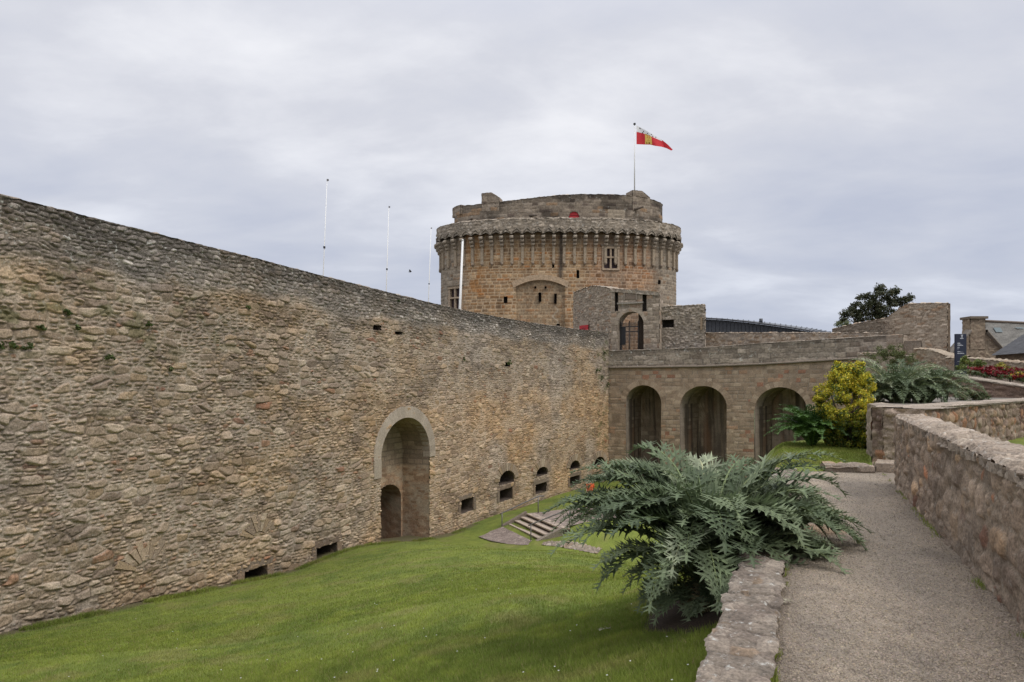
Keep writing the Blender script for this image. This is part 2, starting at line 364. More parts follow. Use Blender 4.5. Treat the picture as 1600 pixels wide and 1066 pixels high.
def voussoirs(acc, path, uc, zc, ru, rz, t, n, a0=0., a1=180., out_=.05, inn=-.3, pal=PAL_G, gap=.08, jit=.015, lich=.3, base=0.):
    """ring of wedge stones in the wall plane"""
    for k in range(n):
        g = gap*(a1-a0)/n/2
        A = radians(a0+(a1-a0)*k/n+g); B = radians(a0+(a1-a0)*(k+1)/n-g)
        tt = t*random.uniform(1-.0-jit*6, 1+jit*6); o = out_+random.uniform(-jit, jit)
        pr = []
        for a_, q in ((A, 0), (B, 0), (B, 1), (A, 1)):
            pr.append((uc+cos(a_)*(ru+q*tt), zc+sin(a_)*(rz+q*tt)))
        V = []
        for off in (inn, o):
            for (u, z) in pr:
                x, y = path.xy(u); nx, ny = path.nrm(np.array([u]))
                V.append((float(x)+float(nx[0])*off, float(y)+float(ny[0])*off, z))
        c = np.array(pal[min(int(random.random()*len(pal)), len(pal)-1)][0])*random.uniform(.85, 1.15)
        acc.add(V, [(0, 1, 2, 3), (7, 6, 5, 4), (0, 4, 5, 1), (1, 5, 6, 2), (2, 6, 7, 3), (3, 7, 4, 0)], None, c, lich, flat=True)
def recess(acc, path, u0, u1, z0, z1, depth, arch=0., col=(.2, .17, .14), style=None, skew=0., n=14, off=.0, back=True, zs=None, nd=6, res=.12):
    """opening behind a wall face: jambs, head, sill and back wall; arch = rise of the arched head"""
    pr = [(u0, z0), (u0, z1-arch)]
    if arch > 0:
        for k in range(1, n):
            a_ = pi-pi*k/n; pr.append(((u0+u1)/2+cos(a_)*(u1-u0)/2, z1-arch+sin(a_)*arch))
    pr += [(u1, z1-arch), (u1, z0), (u0, z0)]
    # resample the profile
    pts = np.array(pr); d = np.r_[0, np.cumsum(np.hypot(*np.diff(pts, axis=0).T))]
    m = max(int(d[-1]/(res if style else .5)), 12)
    S = np.unique(np.r_[np.linspace(0, d[-1], m), d]); pu = np.interp(S, d, pts[:, 0]); pz = np.interp(S, d, pts[:, 1])
    D = np.linspace(0, depth, nd if not style else max(int(depth/res), nd))
    x0, y0 = path.xy(np.array([(u0+u1)/2])); nx, ny = path.nrm(np.array([(u0+u1)/2])); nx, ny = float(nx[0]), float(ny[0])
    X, Y = path.xy(pu)
    tx, ty = -ny*path.side, nx*path.side
    P = np.zeros((len(S), len(D), 3))
    P[..., 0] = X[:, None]+nx*(off-D)[None]+tx*skew*D[None]; P[..., 1] = Y[:, None]+ny*(off-D)[None]+ty*skew*D[None]; P[..., 2] = pz[:, None]
    if style:
        hg, c, li = style(np.broadcast_to(D[None], P.shape[:2]), np.broadcast_to(np.where(np.abs(pu-(u0+u1)/2) > abs(u1-u0)/2-.02, pz, S)[:, None], P.shape[:2]))
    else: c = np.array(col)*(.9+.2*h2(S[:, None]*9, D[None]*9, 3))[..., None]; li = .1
    acc.grid(P, c, li, None, flip=path.side > 0)
    if back:
        k = len(S); uc, zc = (u0+u1)/2, (z0+z1)/2
        # back wall as radial fan of rings
        R = np.linspace(0, 1, 14); PB = np.zeros((k, 14, 3)); e = P[:, -1]
        cen = np.array([e[:, 0].mean(), e[:, 1].mean(), zc]); cen[:2] = [(e[0, 0]+e[np.argmax(pu), 0])/2, (e[0, 1]+e[np.argmax(pu), 1])/2]
        PB = cen+(e[:, None]-cen)*R[None, :, None]
        if style: hg, c, li = style(uc+(pu[:, None]-uc)*R[None]+31, zc+(pz[:, None]-zc)*R[None])
        else: c = np.array(col)*.8
        acc.grid(PB, c, li, None, flip=path.side < 0)
# ================================================================== CURTAIN WALL
KW = .452; DW = 19.5
def wl(Y): return (KW*Y-DW, Y)
corner = (7.9, 56.)
pw = [wl(7.), wl(12.), wl(22.), wl(30.), wl(37.7)]
for k in range(1, 8):
    t_ = k/7; a_ = (1-t_)**2; b_ = 2*t_*(1-t_); c_ = t_*t_
    m0 = wl(37.7); m1 = (2.2, 46.9)
    pw.append((a_*m0[0]+b_*m1[0]+c_*corner[0], a_*m0[1]+b_*m1[1]+c_*corner[1]))
WP = Path(pw)
tops = [(0, 304), (100, 329), (200, 354), (300, 379), (400, 404), (500, 430), (600, 455), (660, 470), (744, 489), (829, 504), (885, 512), (944, 519)]
bases = [(0, 990), (150, 957), (300, 925), (450, 893), (590, 850), (680, 838), (750, 814), (810, 795), (890, 768), (944, 752)]
tu = [WP.pt(*p) for p in tops]; bu = [WP.pt(*p) for p in bases]
ZT = (np.array([0]+[a[0] for a in tu]+[WP.L]), np.array([tu[0][1]+.05]+[a[1] for a in tu]+[tu[-1][1]]))
GB = (np.array([0]+[a[0] for a in bu]+[WP.L]), np.array([bu[0][1]+.4]+[a[1] for a in bu]+[bu[-1][1]]))
ZB = (GB[0], GB[1]-.8)
# cumulative columns whose spacing follows viewing distance
U = [0.]
while U[-1] < WP.L:
    U.append(U[-1]+max(.0014*float(WP.xy(U[-1])[1]), .020))
U = np.minimum(np.array(U), WP.L)
s_big = rubble(1, .54, .23, PAL_W, (.37, .32, .255), depth=.044, joint=.024, small=.62, lich=.42, jit=.20, pp=5., crisp=.42, warp=.8)
s_fine = rubble(2, .28, .13, PAL_G+[((.66, .62, .55), .45)], (.22, .19, .15), depth=.05, joint=.020, pp=5., crisp=.4, small=.2, lich=.95)
def curtain_style(u, v):
    a = s_big(u, v); b = s_fine(u, v)
    near = 1-sm(u, 14, 34); a = (a[0]*(1+.55*near), a[1], a[2])
    top = np.interp(u, *ZT); m = sm(v-(top-1.25+.9*(fbm(u*.5, v*.5, 77, 3)-.5)), -.25, .25)
    hg = a[0]*(1-m)+b[0]*m; col = a[1]*(1-m)[..., None]+b[1]*m[..., None]; li = a[2]*(1-m)+b[2]*m
    far = sm(u, 18, 34); low = sm(top-v, 2.5, 6.5)
    col = col*(1+far[..., None]*low[..., None]*np.array([.19, .11, .02]))              # warmer stone further along
    pr = sm(fbm(u*.28, v*.4, 55, 3), .5, .72); col = col*(1+pr[..., None]*np.array([.10, .02, -.10]))
    gr = sm(fbm(u*.35, v*.3, 56, 3), .5, .7); g_ = col.mean(-1, keepdims=True)*np.array([1.10, .99, .86]); col = col*(1-.45*gr[..., None])+g_*.45*gr[..., None]
    dk = sm(fbm(u*.5, v*1.2, 57, 4)+m*.12-.04, .5, .72); col = col*(1-.24*dk)[..., None]
    # dark algae band under the coping
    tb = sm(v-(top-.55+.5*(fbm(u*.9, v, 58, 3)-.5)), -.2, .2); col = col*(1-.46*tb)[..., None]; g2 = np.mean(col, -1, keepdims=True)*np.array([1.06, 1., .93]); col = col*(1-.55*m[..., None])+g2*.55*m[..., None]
    # moss
    band = np.exp(-((top-v-2.6)/1.3)**2)*(1-sm(u, 9, 24))+np.exp(-((u-WP.L+1.2)/1.6)**2)*.9+.25*np.exp(-((top-v-2.2)/1.)**2)*sm(u, 30, 40)
    mo = sm(fbm(u*2.2, v*2.8, 60, 4)+.13*band, .68, .76)*np.clip(band*1.2, 0, 1)
    col = lerp(col, (.11, .12, .045), mo*.55)
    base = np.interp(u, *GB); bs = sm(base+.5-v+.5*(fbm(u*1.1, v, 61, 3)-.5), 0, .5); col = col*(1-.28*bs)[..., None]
    li = np.clip(li+tb*.4, 0, 1)
    return hg, col, li
loops = []   # openings (u0,u1,z0,z1,arch)
def loop_px(x0, x1, y0, y1, arch=0.):
    ua, za = WP.pt(x0, y0); ub, zb_ = WP.pt(x1, y1); um = WP.upx((x0+x1)/2); Ym = float(WP.xy(um)[1])
    zt_ = EYE+(600-y0)/F*Ym; zb_ = EYE+(600-y1)/F*Ym
    return (ua, ub, zb_, zt_, arch*(zt_-zb_))
rects = [(381, 417, 888, 915), (494, 526, 852, 876), (720, 739, 779, 800), (780, 800, 764, 782), (836, 854, 755, 770), (890, 905, 744, 758), (927, 940, 741, 756)]
archs = [(779, 803, 736, 756), (837, 855, 730, 743), (890, 905, 720, 733), (928, 944, 714, 727)]
small_h = [(583, 594, 508, 516), (617, 628, 518, 523), (789, 797, 566, 573), (0, 1, 0, 1)][:3]
loops = [loop_px(*r) for r in rects]+[loop_px(*r, arch=.75) for r in archs]+[loop_px(*r) for r in small_h]
NU0, NU1 = WP.upx(594), WP.upx(670)
NZC, NZS = 0.02, -1.75
NZB = -6.6
def in_arch(u, v, u0, u1, z0, z1, arch):
    c = (u0+u1)/2; r = (u1-u0)/2
    ins = (u > u0) & (u < u1) & (v > z0) & (v < z1-arch)
    if arch > 0: ins = ins | ((((u-c)/r)**2+((v-(z1-arch))/arch)**2 < 1) & (v >= z1-arch))
    return ins
def wall_hole(u, v):
    m = in_arch(u, v, NU0, NU1, -20, NZC, NZC-NZS)
    for l in loops: m = m | in_arch(u, v, *l)
    return m
curtain = thing('curtain_wall', (*wl(30.), -5.5), 'long high rubble stone rampart wall along the grassy moat with deep arched niche', 'wall')
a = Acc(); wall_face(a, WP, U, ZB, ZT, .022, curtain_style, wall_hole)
# back face and ends
a.build('rampart_face', M_STONE, curtain)
a = Acc()
Ub = np.linspace(0, WP.L, 260)
cap_st = rubble(5, .5, .4, PAL_G, (.2, .18, .15), depth=.035, joint=.03, lich=1.)
slab(a, WP, Ub, (ZT[0], ZT[1]+.0), .035, -1.2, .08, lambda u, v: (lambda r: (r[0], r[1]*.8, r[2]))(cap_st(u, v)))
bx_, by_ = WP.xy(Ub); nx_, ny_ = WP.nrm(Ub)
back = Path(list(zip((bx_-nx_*1.2)[::-1], (by_-ny_*1.2)[::-1])))
wall_face(a, back, np.linspace(0, back.L, 160), 2.5, (back.L-np.array(ZT[0])[::-1]*back.L/WP.L, np.array(ZT[1])[::-1]), .25, s_fine)
a.build('wall_coping', M_STONE, curtain)
# niche
nic = ashlar(9, .55, .28, [((.27, .215, .16), 4), ((.30, .245, .185), 3), ((.23, .18, .135), 3)], (.16, .13, .10), depth=.02, joint=.03, lich=.1)
nic2 = rubble(19, .42, .15, [((.36, .25, .165), 4), ((.29, .20, .135), 3), ((.41, .32, .23), 2)], (.40, .34, .26), depth=.05, lich=.1)
def niche_style(u, v):
    a_ = nic(u, v); b_ = nic2(u, v); m = sm(v, -2.6, -2.4)
    return a_[0], a_[1]*m[..., None]*1.15+b_[1]*(1-m)[..., None], a_[2]
a = Acc(); recess(a, WP, NU0, NU1, NZB, NZC, 1.55, NZC-NZS, style=niche_style, back=False, n=24, res=.035)
a.build('niche_lining', M_STONE, curtain)
a = Acc()
# niche back wall with a doorway
nxN, nyN = [float(k[0]) for k in WP.nrm(np.array([(NU0+NU1)/2]))]
A0 = np.array([float(k) for k in WP.xy(NU0)])-np.array([nxN, nyN])*1.55; A1 = np.array([float(k) for k in WP.xy(NU1)])-np.array([nxN, nyN])*1.55
BP = Path([tuple(A0), tuple(A1)])
DU0, DU1, DZ0, DZ1 = BP.L-2.35, BP.L-.14, NZB, -3.35
bh = lambda u, v: in_arch(u, v, DU0, DU1, -9, DZ1, .75) | ~in_arch(u, v, -.05, BP.L+.05, -9, NZC+.05, NZC-NZS)
wall_face(a, BP, np.linspace(-.0, BP.L, 90), NZB, NZC+.1, .05, lambda u, v: (lambda r: (r[0]*0, r[1]*.95, r[2]))(niche_style(u, v)), bh)
a.build('niche_back', M_STONE, curtain)
a = Acc(); recess(a, BP, DU0, DU1, NZB, DZ1, 3.0, .75, style=lambda u, v: (lambda r: (r[0], r[1]*.7, r[2]))(nic2(u, v)))
a.build('doorway_passage', M_STONE, curtain)
a = Acc()
voussoirs(a, WP, (NU0+NU1)/2, NZS, (NU1-NU0)/2, NZC-NZS, .55, 23, 0, 180, out_=.055, inn=-.35, pal=[((.37, .325, .265), 1), ((.35, .305, .245), 1), ((.385, .34, .28), 1)], gap=.008, jit=.0015)
for s_, u_ in ((-1, NU0-.26), (1, NU1+.26)):
    for k in range(3 if s_ < 0 else 1):
        x, y = WP.xy(u_); nx, ny = WP.nrm(np.array([u_])); d_ = (ny[0]*-1, nx[0])
        a.box((float(x)-nx[0]*.13, float(y)-ny[0]*.13, NZS-.14-k*.27), (.54, .40, .267), (d_[0], d_[1], 0), (.36, .315, .255), .3)
a.build('arch_ring', M_STONE, curtain)
# gun loops
for i, l in enumerate(loops):
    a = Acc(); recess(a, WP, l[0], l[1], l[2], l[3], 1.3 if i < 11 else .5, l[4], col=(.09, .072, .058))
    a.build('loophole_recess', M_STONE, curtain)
for i in list(range(7)):
    l = loops[i]; a = Acc(); um = (l[0]+l[1])/2; x, y = WP.xy(um); nx, ny = WP.nrm(np.array([um])); dd = (-ny[0], nx[0], 0)
    for (cu, cz, su, sz_) in ((um, l[3]+.13, l[1]-l[0]+.55, .25), (l[0]-.15, (l[2]+l[3])/2, .28, l[3]-l[2]), (l[1]+.15, (l[2]+l[3])/2, .28, l[3]-l[2])):
        x, y = WP.xy(cu); col_ = np.array(random.choice([(.24, .18, .125), (.19, .155, .12), (.17, .13, .10)]))
        a.box((float(x)-nx[0]*.14, float(y)-ny[0]*.14, cz), (su, .36, sz_-.012), dd, col_, .3, jit=.02)
    a.build('loophole_frame', M_STONE, curtain)
for i in range(7, 11):
    l = loops[i]; a = Acc()
    voussoirs(a, WP, (l[0]+l[1])/2, l[3]-l[4], (l[1]-l[0])/2+.02, l[4]+.02, .5, 13, 3, 177, out_=.07, inn=-.2, gap=.12, pal=PAL_W[:5], jit=.012)
    a.build('relieving_arch', M_STONE, curtain)
for (px, py, r_) in ((228, 893, .40), (403, 842, .30)):
    uc, zc = WP.pt(px, py); a = Acc()
    voussoirs(a, WP, uc, zc, r_, r_*.9, .55, 9, 18, 162, out_=.05, inn=-.2, gap=.16, pal=PAL_W[:5], jit=.03)
    a.build('relieving_arch', M_STONE, curtain)
# ================================================================== BRIDGE
WDIR = np.array([.412, .911]); BN = np.array([.911, -.412])
B0 = np.array([8.1, 56.])
BR = Path([tuple(B0-BN*1.), tuple(B0+BN*24)], side=1)     # front faces the camera
bs_ = lambda px: BR.upx(px)
bt = [BR.pt(957, 548), BR.pt(1100, 543), BR.pt(1200, 535.5), BR.pt(1300, 529.5), BR.pt(1385, 524)]
bc = [BR.pt(957, 575), BR.pt(1100, 573), BR.pt(1200, 569), BR.pt(1350, 560)]
BT = (np.array([0]+[k[0] for k in bt]), np.array([bt[0][1]]+[k[1] for k in bt])); BC = (np.array([0]+[k[0] for k in bc]+[24]), np.array([bc[0][1]]+[k[1] for k in bc]+[bc[-1][1]+.1]))
UEND = bt[-1][0]
ARC = []
for (x0, x1, yc) in ((978, 1033, 602), (1062, 1136, 603), (1179, 1261, 605)):
    u0, u1 = bs_(x0), bs_(x1); zc = EYE+(600-yc)/F*float(BR.xy((u0+u1)/2)[1]); ARC.append((u0, u1, -8., zc, (u1-u0)/2*.95))
bridge = thing('stone_bridge', (*(B0+BN*10), -6.5), 'stone bridge over the moat with three tall round arches and solid parapet', 'bridge')
st_b = ashlar(21, .5, .27, PAL_B, (.25, .215, .17), depth=.025, joint=.02, lich=.15, warp=.06)
def bridge_style(u, v):
    hg, col, li = st_b(u, v)
    n = fbm(u*.4, v*.4, 90, 3); col = col*(.86+.3*n)[..., None]
    st = sm(fbm(u*2.2, v*.12, 91, 3), .5, .75)*sm(v, -3, 1.5); col = col*(1-.15*st)[..., None]
    return hg, col, li
bhole = lambda u, v: in_arch(u, v, *ARC[0]) | in_arch(u, v, *ARC[1]) | in_arch(u, v, *ARC[2])
a = Acc(); wall_face(a, BR, np.linspace(0, 25, 440), -7.2, BC, .055, bridge_style, bhole)
a.build('arcade_wall', M_STONE, bridge)
st_n = ashlar(23, .6, .35, [((.30, .245, .19), 3), ((.25, .20, .155), 3), ((.34, .28, .22), 2)], (.19, .155, .12), depth=.015, lich=.0)
def streak(u, v):
    hg, col, li = st_n(u, v)
    n = fbm(u*3.2+.12*v, v*.16, 95, 4); n2 = fbm(u*1.7, v*.08, 96, 3)
    col = lerp(col, (.07, .056, .046), sm(n, .52, .68)*.8); col = lerp(col, (.33, .29, .25), sm(n2, .56, .74)*.55)
    col = lerp(col, (.24, .12, .06), sm(fbm(u*1.1, v*.2, 97, 3), .62, .78)*.5)
    return hg, col, li
for k, A_ in enumerate(ARC):
    a = Acc(); recess(a, BR, A_[0], A_[1], -7.2, A_[3], (3.6, 3.2, 3.0)[k], A_[4], style=streak, n=24, res=.07, skew=(.1, .3, .35)[k])
    a.build('arch_vault', M_STONE, bridge)
    a = Acc(); voussoirs(a, BR, (A_[0]+A_[1])/2, A_[3]-A_[4], (A_[1]-A_[0])/2, A_[4], .42, 21, 0, 180, out_=.03, inn=-.3, pal=PAL_B[:3], gap=.012, jit=.002)
    a.build('arch_ring', M_STONE, bridge)
lit = lambda k: 1.
st_p = ashlar(25, .75, .30, [((.27, .235, .19), 4), ((.22, .19, .155), 3), ((.33, .29, .24), 3), ((.18, .15, .12), 1)], (.17, .15, .125), depth=.03, joint=.02, lich=.9)
def parapet_style(u, v):
    hg, col, li = st_p(u, v); top = np.interp(u, *BT); m = sm(v, 0, 0)*0
    tb = sm(v-(top-.32), -.06, .04)
    return hg, col*(1-.28*tb)[..., None], np.clip(li-.6*sm(u, 10, 20), 0, 1)
a = Acc(); Up = np.linspace(0, UEND, 330)
wall_face(a, BR, Up, BC, BT, .05, parapet_style, off=.05)
slab(a, BR, Up, BT, .10, -.5, .07, lambda u, v: (lambda r: (r[0]*.6, r[1]*.95, r[2]))(st_p(u, v)))
a.build('near_parapet', M_FAR, bridge)
a = Acc(); us_ = np.linspace(.8, 25, 90); xs_, ys_ = BR.xy(us_); n0_ = BR.nrm(us_); zs_ = np.interp(us_, *BC)+.02*(fbm(us_*1.5, us_*0, 98, 2)-.5)
a.tube([(xs_[k]+n0_[0][k]*.10, ys_[k]+n0_[1][k]*.10, zs_[k]+.02) for k in range(90)], .095, 7, (.21, .18, .145), .5)
a.build('string_course', M_STONE, bridge)
a = Acc(); st_fl = rubble(27, .4, .2, PAL_G, MORT, depth=.03, lich=.6)
p2 = B0+WDIR*5.2
slab(a, BR, np.linspace(0, 24, 40), (BC[0], BC[1]+.1), -.4, -5.2, .5, st_fl)
a.build('bridge_deck', M_STONE, bridge)
far_p0 = B0+WDIR*4.6+BN*2.8; far_p1 = B0+WDIR*4.6+BN*20
zf = lambda px, py, Y: EYE+(600-py)/F*Y
FPth = Path([tuple(far_p0), tuple(far_p1)])
ft = [FPth.pt(1031, 528), FPth.pt(1100, 520), FPth.pt(1200, 519.5), FPth.pt(1310, 520), FPth.pt(1380, 520)]
FT = (np.array([0]+[k[0] for k in ft]), np.array([ft[0][1]]+[k[1] for k in ft]))
far_st = rubble(29, .36, .17, PAL_G+[((.20, .15, .10), 3)], (.27, .24, .2), depth=.05, lich=.8)
fw = wall('rubble_wall', tuple(far_p0), tuple(far_p1), .6, 2.5, FT, far_st, M_STONE, .09, .09)
tag(fw, 'mossy rubble wall along the far side of the bridge below the dark metal roof', 'wall')
# ================================================================== GATEHOUSE
gate = thing('gatehouse', (9.5, 58, 3.2), 'weathered stone gatehouse with arched gateway and two drawbridge slots in front of the tower', 'gatehouse')
G0 = np.array([.1453*57.2, 57.2]); G1 = G0+BN*Path([tuple(G0), tuple(G0+BN*9)]).upx(1030); GL = np.array(at(896, 500, 62.)[:2])
GP = Path([tuple(G0), tuple(G1)])
g_st0 = ashlar(31, .55, .36, [((.31, .265, .21), 4), ((.25, .21, .165), 3), ((.37, .32, .26), 2), ((.31, .23, .165), 2)], (.30, .26, .2), depth=.04, joint=.035, lich=.5)
gt = [GP.pt(956, 451), GP.pt(980, 453), GP.pt(1029, 457)]
GTc = (np.array([0, gt[1][0], GP.L]), np.array([gt[0][1], gt[1][1], gt[2][1]]))
gu = lambda px: GP.upx(px)
gz = lambda py: EYE+(600-py)/F*57.6
gopen = (gu(966), gu(1006), 0., gz(489), (gu(1006)-gu(966))/2)
slots = [(gu(960.5), gu(966.5), gz(488), gz(456), 0), (gu(1004), gu(1011), gz(490), gz(459), 0)]
ghole = lambda u, v: in_arch(u, v, *gopen) | in_arch(u, v, *slots[0]) | in_arch(u, v, *slots[1])
a = Acc(); wall_face(a, GP, np.linspace(0, GP.L, 80), 2.6, GTc, .06, g_st0, ghole)
GPb = Path([tuple(G1+WDIR*1.3), tuple(G0+WDIR*1.3)])
wall_face(a, GPb, np.linspace(0, GP.L, 50), 2.6, 9.2, .1, g_st0, lambda u, v: in_arch(GP.L-u, v, gopen[0], gopen[1], 0, gopen[3], gopen[4]))
wall_face(a, Path([tuple(G1), tuple(G1+WDIR*1.3)]), np.linspace(0, 1.3, 14), 2.6, GTc[1][-1], .1, g_st0)
recess(a, GP, gopen[0], gopen[1], 2.6, gopen[3], 1.3, gopen[4], style=g_st0, back=False)
for s_ in slots: recess(a, GP, *s_[:4], .6, 0, col=(.11, .095, .08))
a.build('gate_wall', M_FAR, gate)
a = Acc(); g_st1 = rubble(33, .34, .2, [((.32, .27, .21), 4), ((.26, .22, .17), 3), ((.37, .32, .25), 2), ((.31, .22, .15), 1.5)], (.30, .26, .2), depth=.08, lich=.6)
GLP = Path([tuple(GL), tuple(GL+(G0-GL)*.35+np.array([-.25, -.2])), tuple(GL+(G0-GL)*.7+np.array([-.12, -.15])), tuple(G0)])
gl = [GLP.pt(898, 457), GLP.pt(915, 450), GLP.pt(930, 446.5), GLP.pt(944, 448), GLP.pt(955, 451)]
GLT = (np.array([0]+[k[0] for k in gl]+[GLP.L]), np.array([gl[0][1]]+[k[1] for k in gl]+[gl[-1][1]]))
wall_face(a, GLP, np.linspace(0, GLP.L, 90), 2.6, GLT, .06, g_st1)
GL2 = GL+np.array([2.5, 1.5]); wall_face(a, Path([tuple(GL2), tuple(GL)]), np.linspace(0, 2.9, 30), 2.6, gl[0][1], .1, g_st1)
a.build('side_wall', M_FAR, gate)
a = Acc(); cs_ = rubble(35, .3, .3, PAL_G, (.3, .28, .24), depth=.06, lich=1.)
slab(a, GP, np.linspace(0, GP.L, 60), GTc, .14, -1.4, .07, cs_)
slab(a, GLP, np.linspace(0, GLP.L, 60), GLT, .1, -1.6, .07, cs_)
wall_face(a, GP, np.linspace(0, GP.L, 60), (GTc[0], GTc[1]-.28), (GTc[0], GTc[1]+.02), .06, cs_, off=.1)
a.build('gate_coping', M_STONE, gate)
a = Acc(); voussoirs(a, GP, (gopen[0]+gopen[1])/2, gopen[3]-gopen[4], gopen[4], gopen[4], .34, 11, 0, 180, out_=.04, inn=-.4, pal=PAL_G[:2], gap=.015, jit=.003, lich=.7)
a.build('gate_arch', M_STONE, gate)
def gpt(u, z, off=0.):
    x, y = GP.xy(u); return np.array([float(x), float(y), z])+np.array([GP.nrm(np.array([u]))[0][0], GP.nrm(np.array([u]))[1][0], 0])*off
a = Acc()
um = (gu(977)+gu(994))/2
a.box(gpt((gu(966)+gu(1004))/2, gz(476), .05), (gu(1004)-gu(966)+.1, .24, .14), (*BN, 0), (.3, .28, .24), .9, .01)
for s_ in (-1, 1): a.box(gpt(um+s_*.52, gz(463), .03), (.12, .16, .95), (*BN, 0), (.24, .21, .17), .6, .01)
a.build('carved_panel', M_STONE, gate)
a = Acc(); a.box(gpt(um, gz(463), .02), (.92, .1, .8), (*BN, 0), (.2, .165, .13), .4); a.build('panel_recess', M_STONE, gate)
# iron gate
ig = thing('iron_gate', tuple(gpt(gopen[0]+1, 3.3, -.55)), 'black iron bar gate standing half open inside the stone gateway arch', 'gate')
a = Acc(); zt1 = gz(505)
n_ = 15; u0, u1 = gopen[0]+.05, gu(995)
for k in range(n_):
    u = u0+(u1-u0)*k/(n_-1); h_ = zt1+(.12 if k % 7 == 0 else 0)
    a.tube([gpt(u, 3.2, -.55), gpt(u, h_, -.55)], .028 if k % 7 else .05, 5, (.03, .03, .03))
a.build('gate_bars', M_IRON, ig)
for z in (zt1-.35, zt1-.75, 3.9):
    a = Acc(); a.box((gpt(u0, z, -.55)+gpt(u1, z, -.55))/2, (u1-u0, .05, .07), (*BN, 0), (.03, .03, .03)); a.build('gate_rail', M_IRON, ig)
a = Acc(); a.box((gpt(u0, zt1-1.1, -.52)+gpt(u0+.45, zt1-1.1, -.52))/2, (.42, .03, 1.5), (*BN, 0), (.05, .05, .06)); a.build('notice_board', M_IRON, ig)
dl = thing('gate_door', tuple(gpt(gu(998), 3.3, -.7)), 'dark heavy wooden gate leaf folded back against the gateway jamb', 'door')
a = Acc()
for k in range(5):
    q0 = gpt(gu(996)+k*.13, 3.2, -.62-.05*k); zt_ = gz(489)-.1-.55*((k+.5)/4)**2
    a.box((q0[0], q0[1], (3.2+zt_)/2), (.125, .09, zt_-3.2), (*BN, 0), (.035, .03, .028), 0)
a.build('door_leaf', M_WOOD, dl)
# red board on the gatehouse side wall
ru, rz_ = GLP.pt(915, 513); x, y = GLP.xy(ru); nx, ny = GLP.nrm(np.array([ru]))
rs = thing('red_sign', (float(x)+nx[0]*.2, float(y)+ny[0]*.2, rz_), 'red rectangular board on the gatehouse side wall just above the rampart', 'sign')
a = Acc(); a.box((float(x)+nx[0]*.2, float(y)+ny[0]*.2, rz_), (1.15, .05, .5), (-ny[0], nx[0], 0), (.42, .03, .04)); a.build('board', M_RED, rs)
a = Acc(); a.box((float(x)+nx[0]*.15, float(y)+ny[0]*.15, rz_+.45), (1.1, .12, .4), (-ny[0], nx[0], 0), (.33, .28, .22)); a.build('lintel', M_STONE, rs)
a = Acc()
cc = np.array([float(x)+nx[0]*.235, float(y)+ny[0]*.235, rz_-.12]); tdir = np.array([-ny[0], nx[0], 0])
a.tube([cc+tdir*(.0+.2*cos(t))+np.array([0, 0, .13*sin(t)]) for t in np.linspace(0, 2*pi, 13)], .02, 4, (.1, .01, .01)); a.build('emblem', M_IRON, rs)
# turret right of the gate
T0 = G1+WDIR*.9; T1 = T0+BN*Path([tuple(T0), tuple(T0+BN*9)]).upx(1101); TL = float(np.hypot(*(T1-T0)))
TPp = Path([tuple(T0), tuple(T1)])
t_st = rubble(37, .42, .19, [((.29, .255, .205), 4), ((.23, .2, .16), 3), ((.35, .31, .26), 2)], (.28, .25, .2), depth=.08, lich=.9)
tz = lambda py: EYE+(600-py)/F*float(T0[1])
lo_ = TPp.upx(1033), TPp.upx(1053), tz(512), tz(500), 0
tur = thing('gun_turret', (*((T0+T1)/2), 3.2), 'low square lichen covered guard turret with splayed gun slit right of the gatehouse', 'turret')
tx = tz(479)
a = Acc(); wall_face(a, TPp, np.linspace(0, TL, 76), 2.6, tx, .06, t_st, lambda u, v: in_arch(u, v, *lo_))
q1 = T1*1.06; q0 = T0+WDIR*3.5
rz2 = (TPp.upx(1095)*0+.9, 1.9, tz(520), tz(502), 0)
wall_face(a, Path([tuple(T1), tuple(q1)]), np.linspace(0, 3.5, 40), 2.6, tx, .08, t_st)
wall_face(a, Path([tuple(q1), tuple(q0)]), np.linspace(0, float(np.hypot(*(q1-q0))), 30), 2.6, tx, .15, t_st); wall_face(a, Path([tuple(q0), tuple(T0)]), np.linspace(0, 3.5, 30), 2.6, tx, .15, t_st)
slab(a, TPp, np.linspace(0, TL, 60), tx, .05, -.4, .09, t_st)
recess(a, TPp, *lo_[:4], .9, 0, col=(.08, .07, .06))
a.build('turret_wall', M_FAR, tur)
a = Acc(); u_ = TPp.upx(1096); x, y = TPp.xy(u_); nx, ny = TPp.nrm(np.array([u_]))
a.box((float(x)+nx[0]*.03, float(y)+ny[0]*.03, tz(508)), (.16, .2, 1.0), (*BN, 0), (.28, .22, .15), .4); a.build('window_jamb', M_STONE, tur)
# ================================================================== GREAT TOWER
TC = np.array([5.0, 74.])
def sellipse(A, B, n=2.35, m=720, c=TC):
    p = []
    for k in range(m+1):
        t = pi+2*pi*k/m         # starts at the left, goes round the front
        ct, s_ = cos(t), sin(t)
        p.append((c[0]+A*abs(ct)**(2/n)*(1 if ct > 0 else -1), c[1]+B*abs(s_)**(2/n)*(1 if s_ > 0 else -1)))
    return p
tower = thing('great_tower', (TC[0], TC[1], 3.2), 'massive oval castle keep of orange and grey ashlar with corbelled parapet', 'tower')
TB = Path(sellipse(12.65, 5.0)); TR = Path(sellipse(13.1, 5.75)); TU = Path(sellipse(11.2, 4.0))
st_t = ashlar(41, .66, .36, PAL_T, (.46, .36, .24), depth=.03, joint=.062, lich=.12, warp=.03, jit=.5)
st_tg = ashlar(43, .62, .34, [((.26, .225, .175), 4), ((.21, .18, .14), 3), ((.30, .265, .21), 2), ((.25, .18, .12), 1.5)], (.34, .29, .22), depth=.04, joint=.05, lich=.5, warp=.05, jit=.45)
HALF = TB.L/2
def tower_px(u, path=TB):
    x, y = path.xy(u); return 800+F*x/y
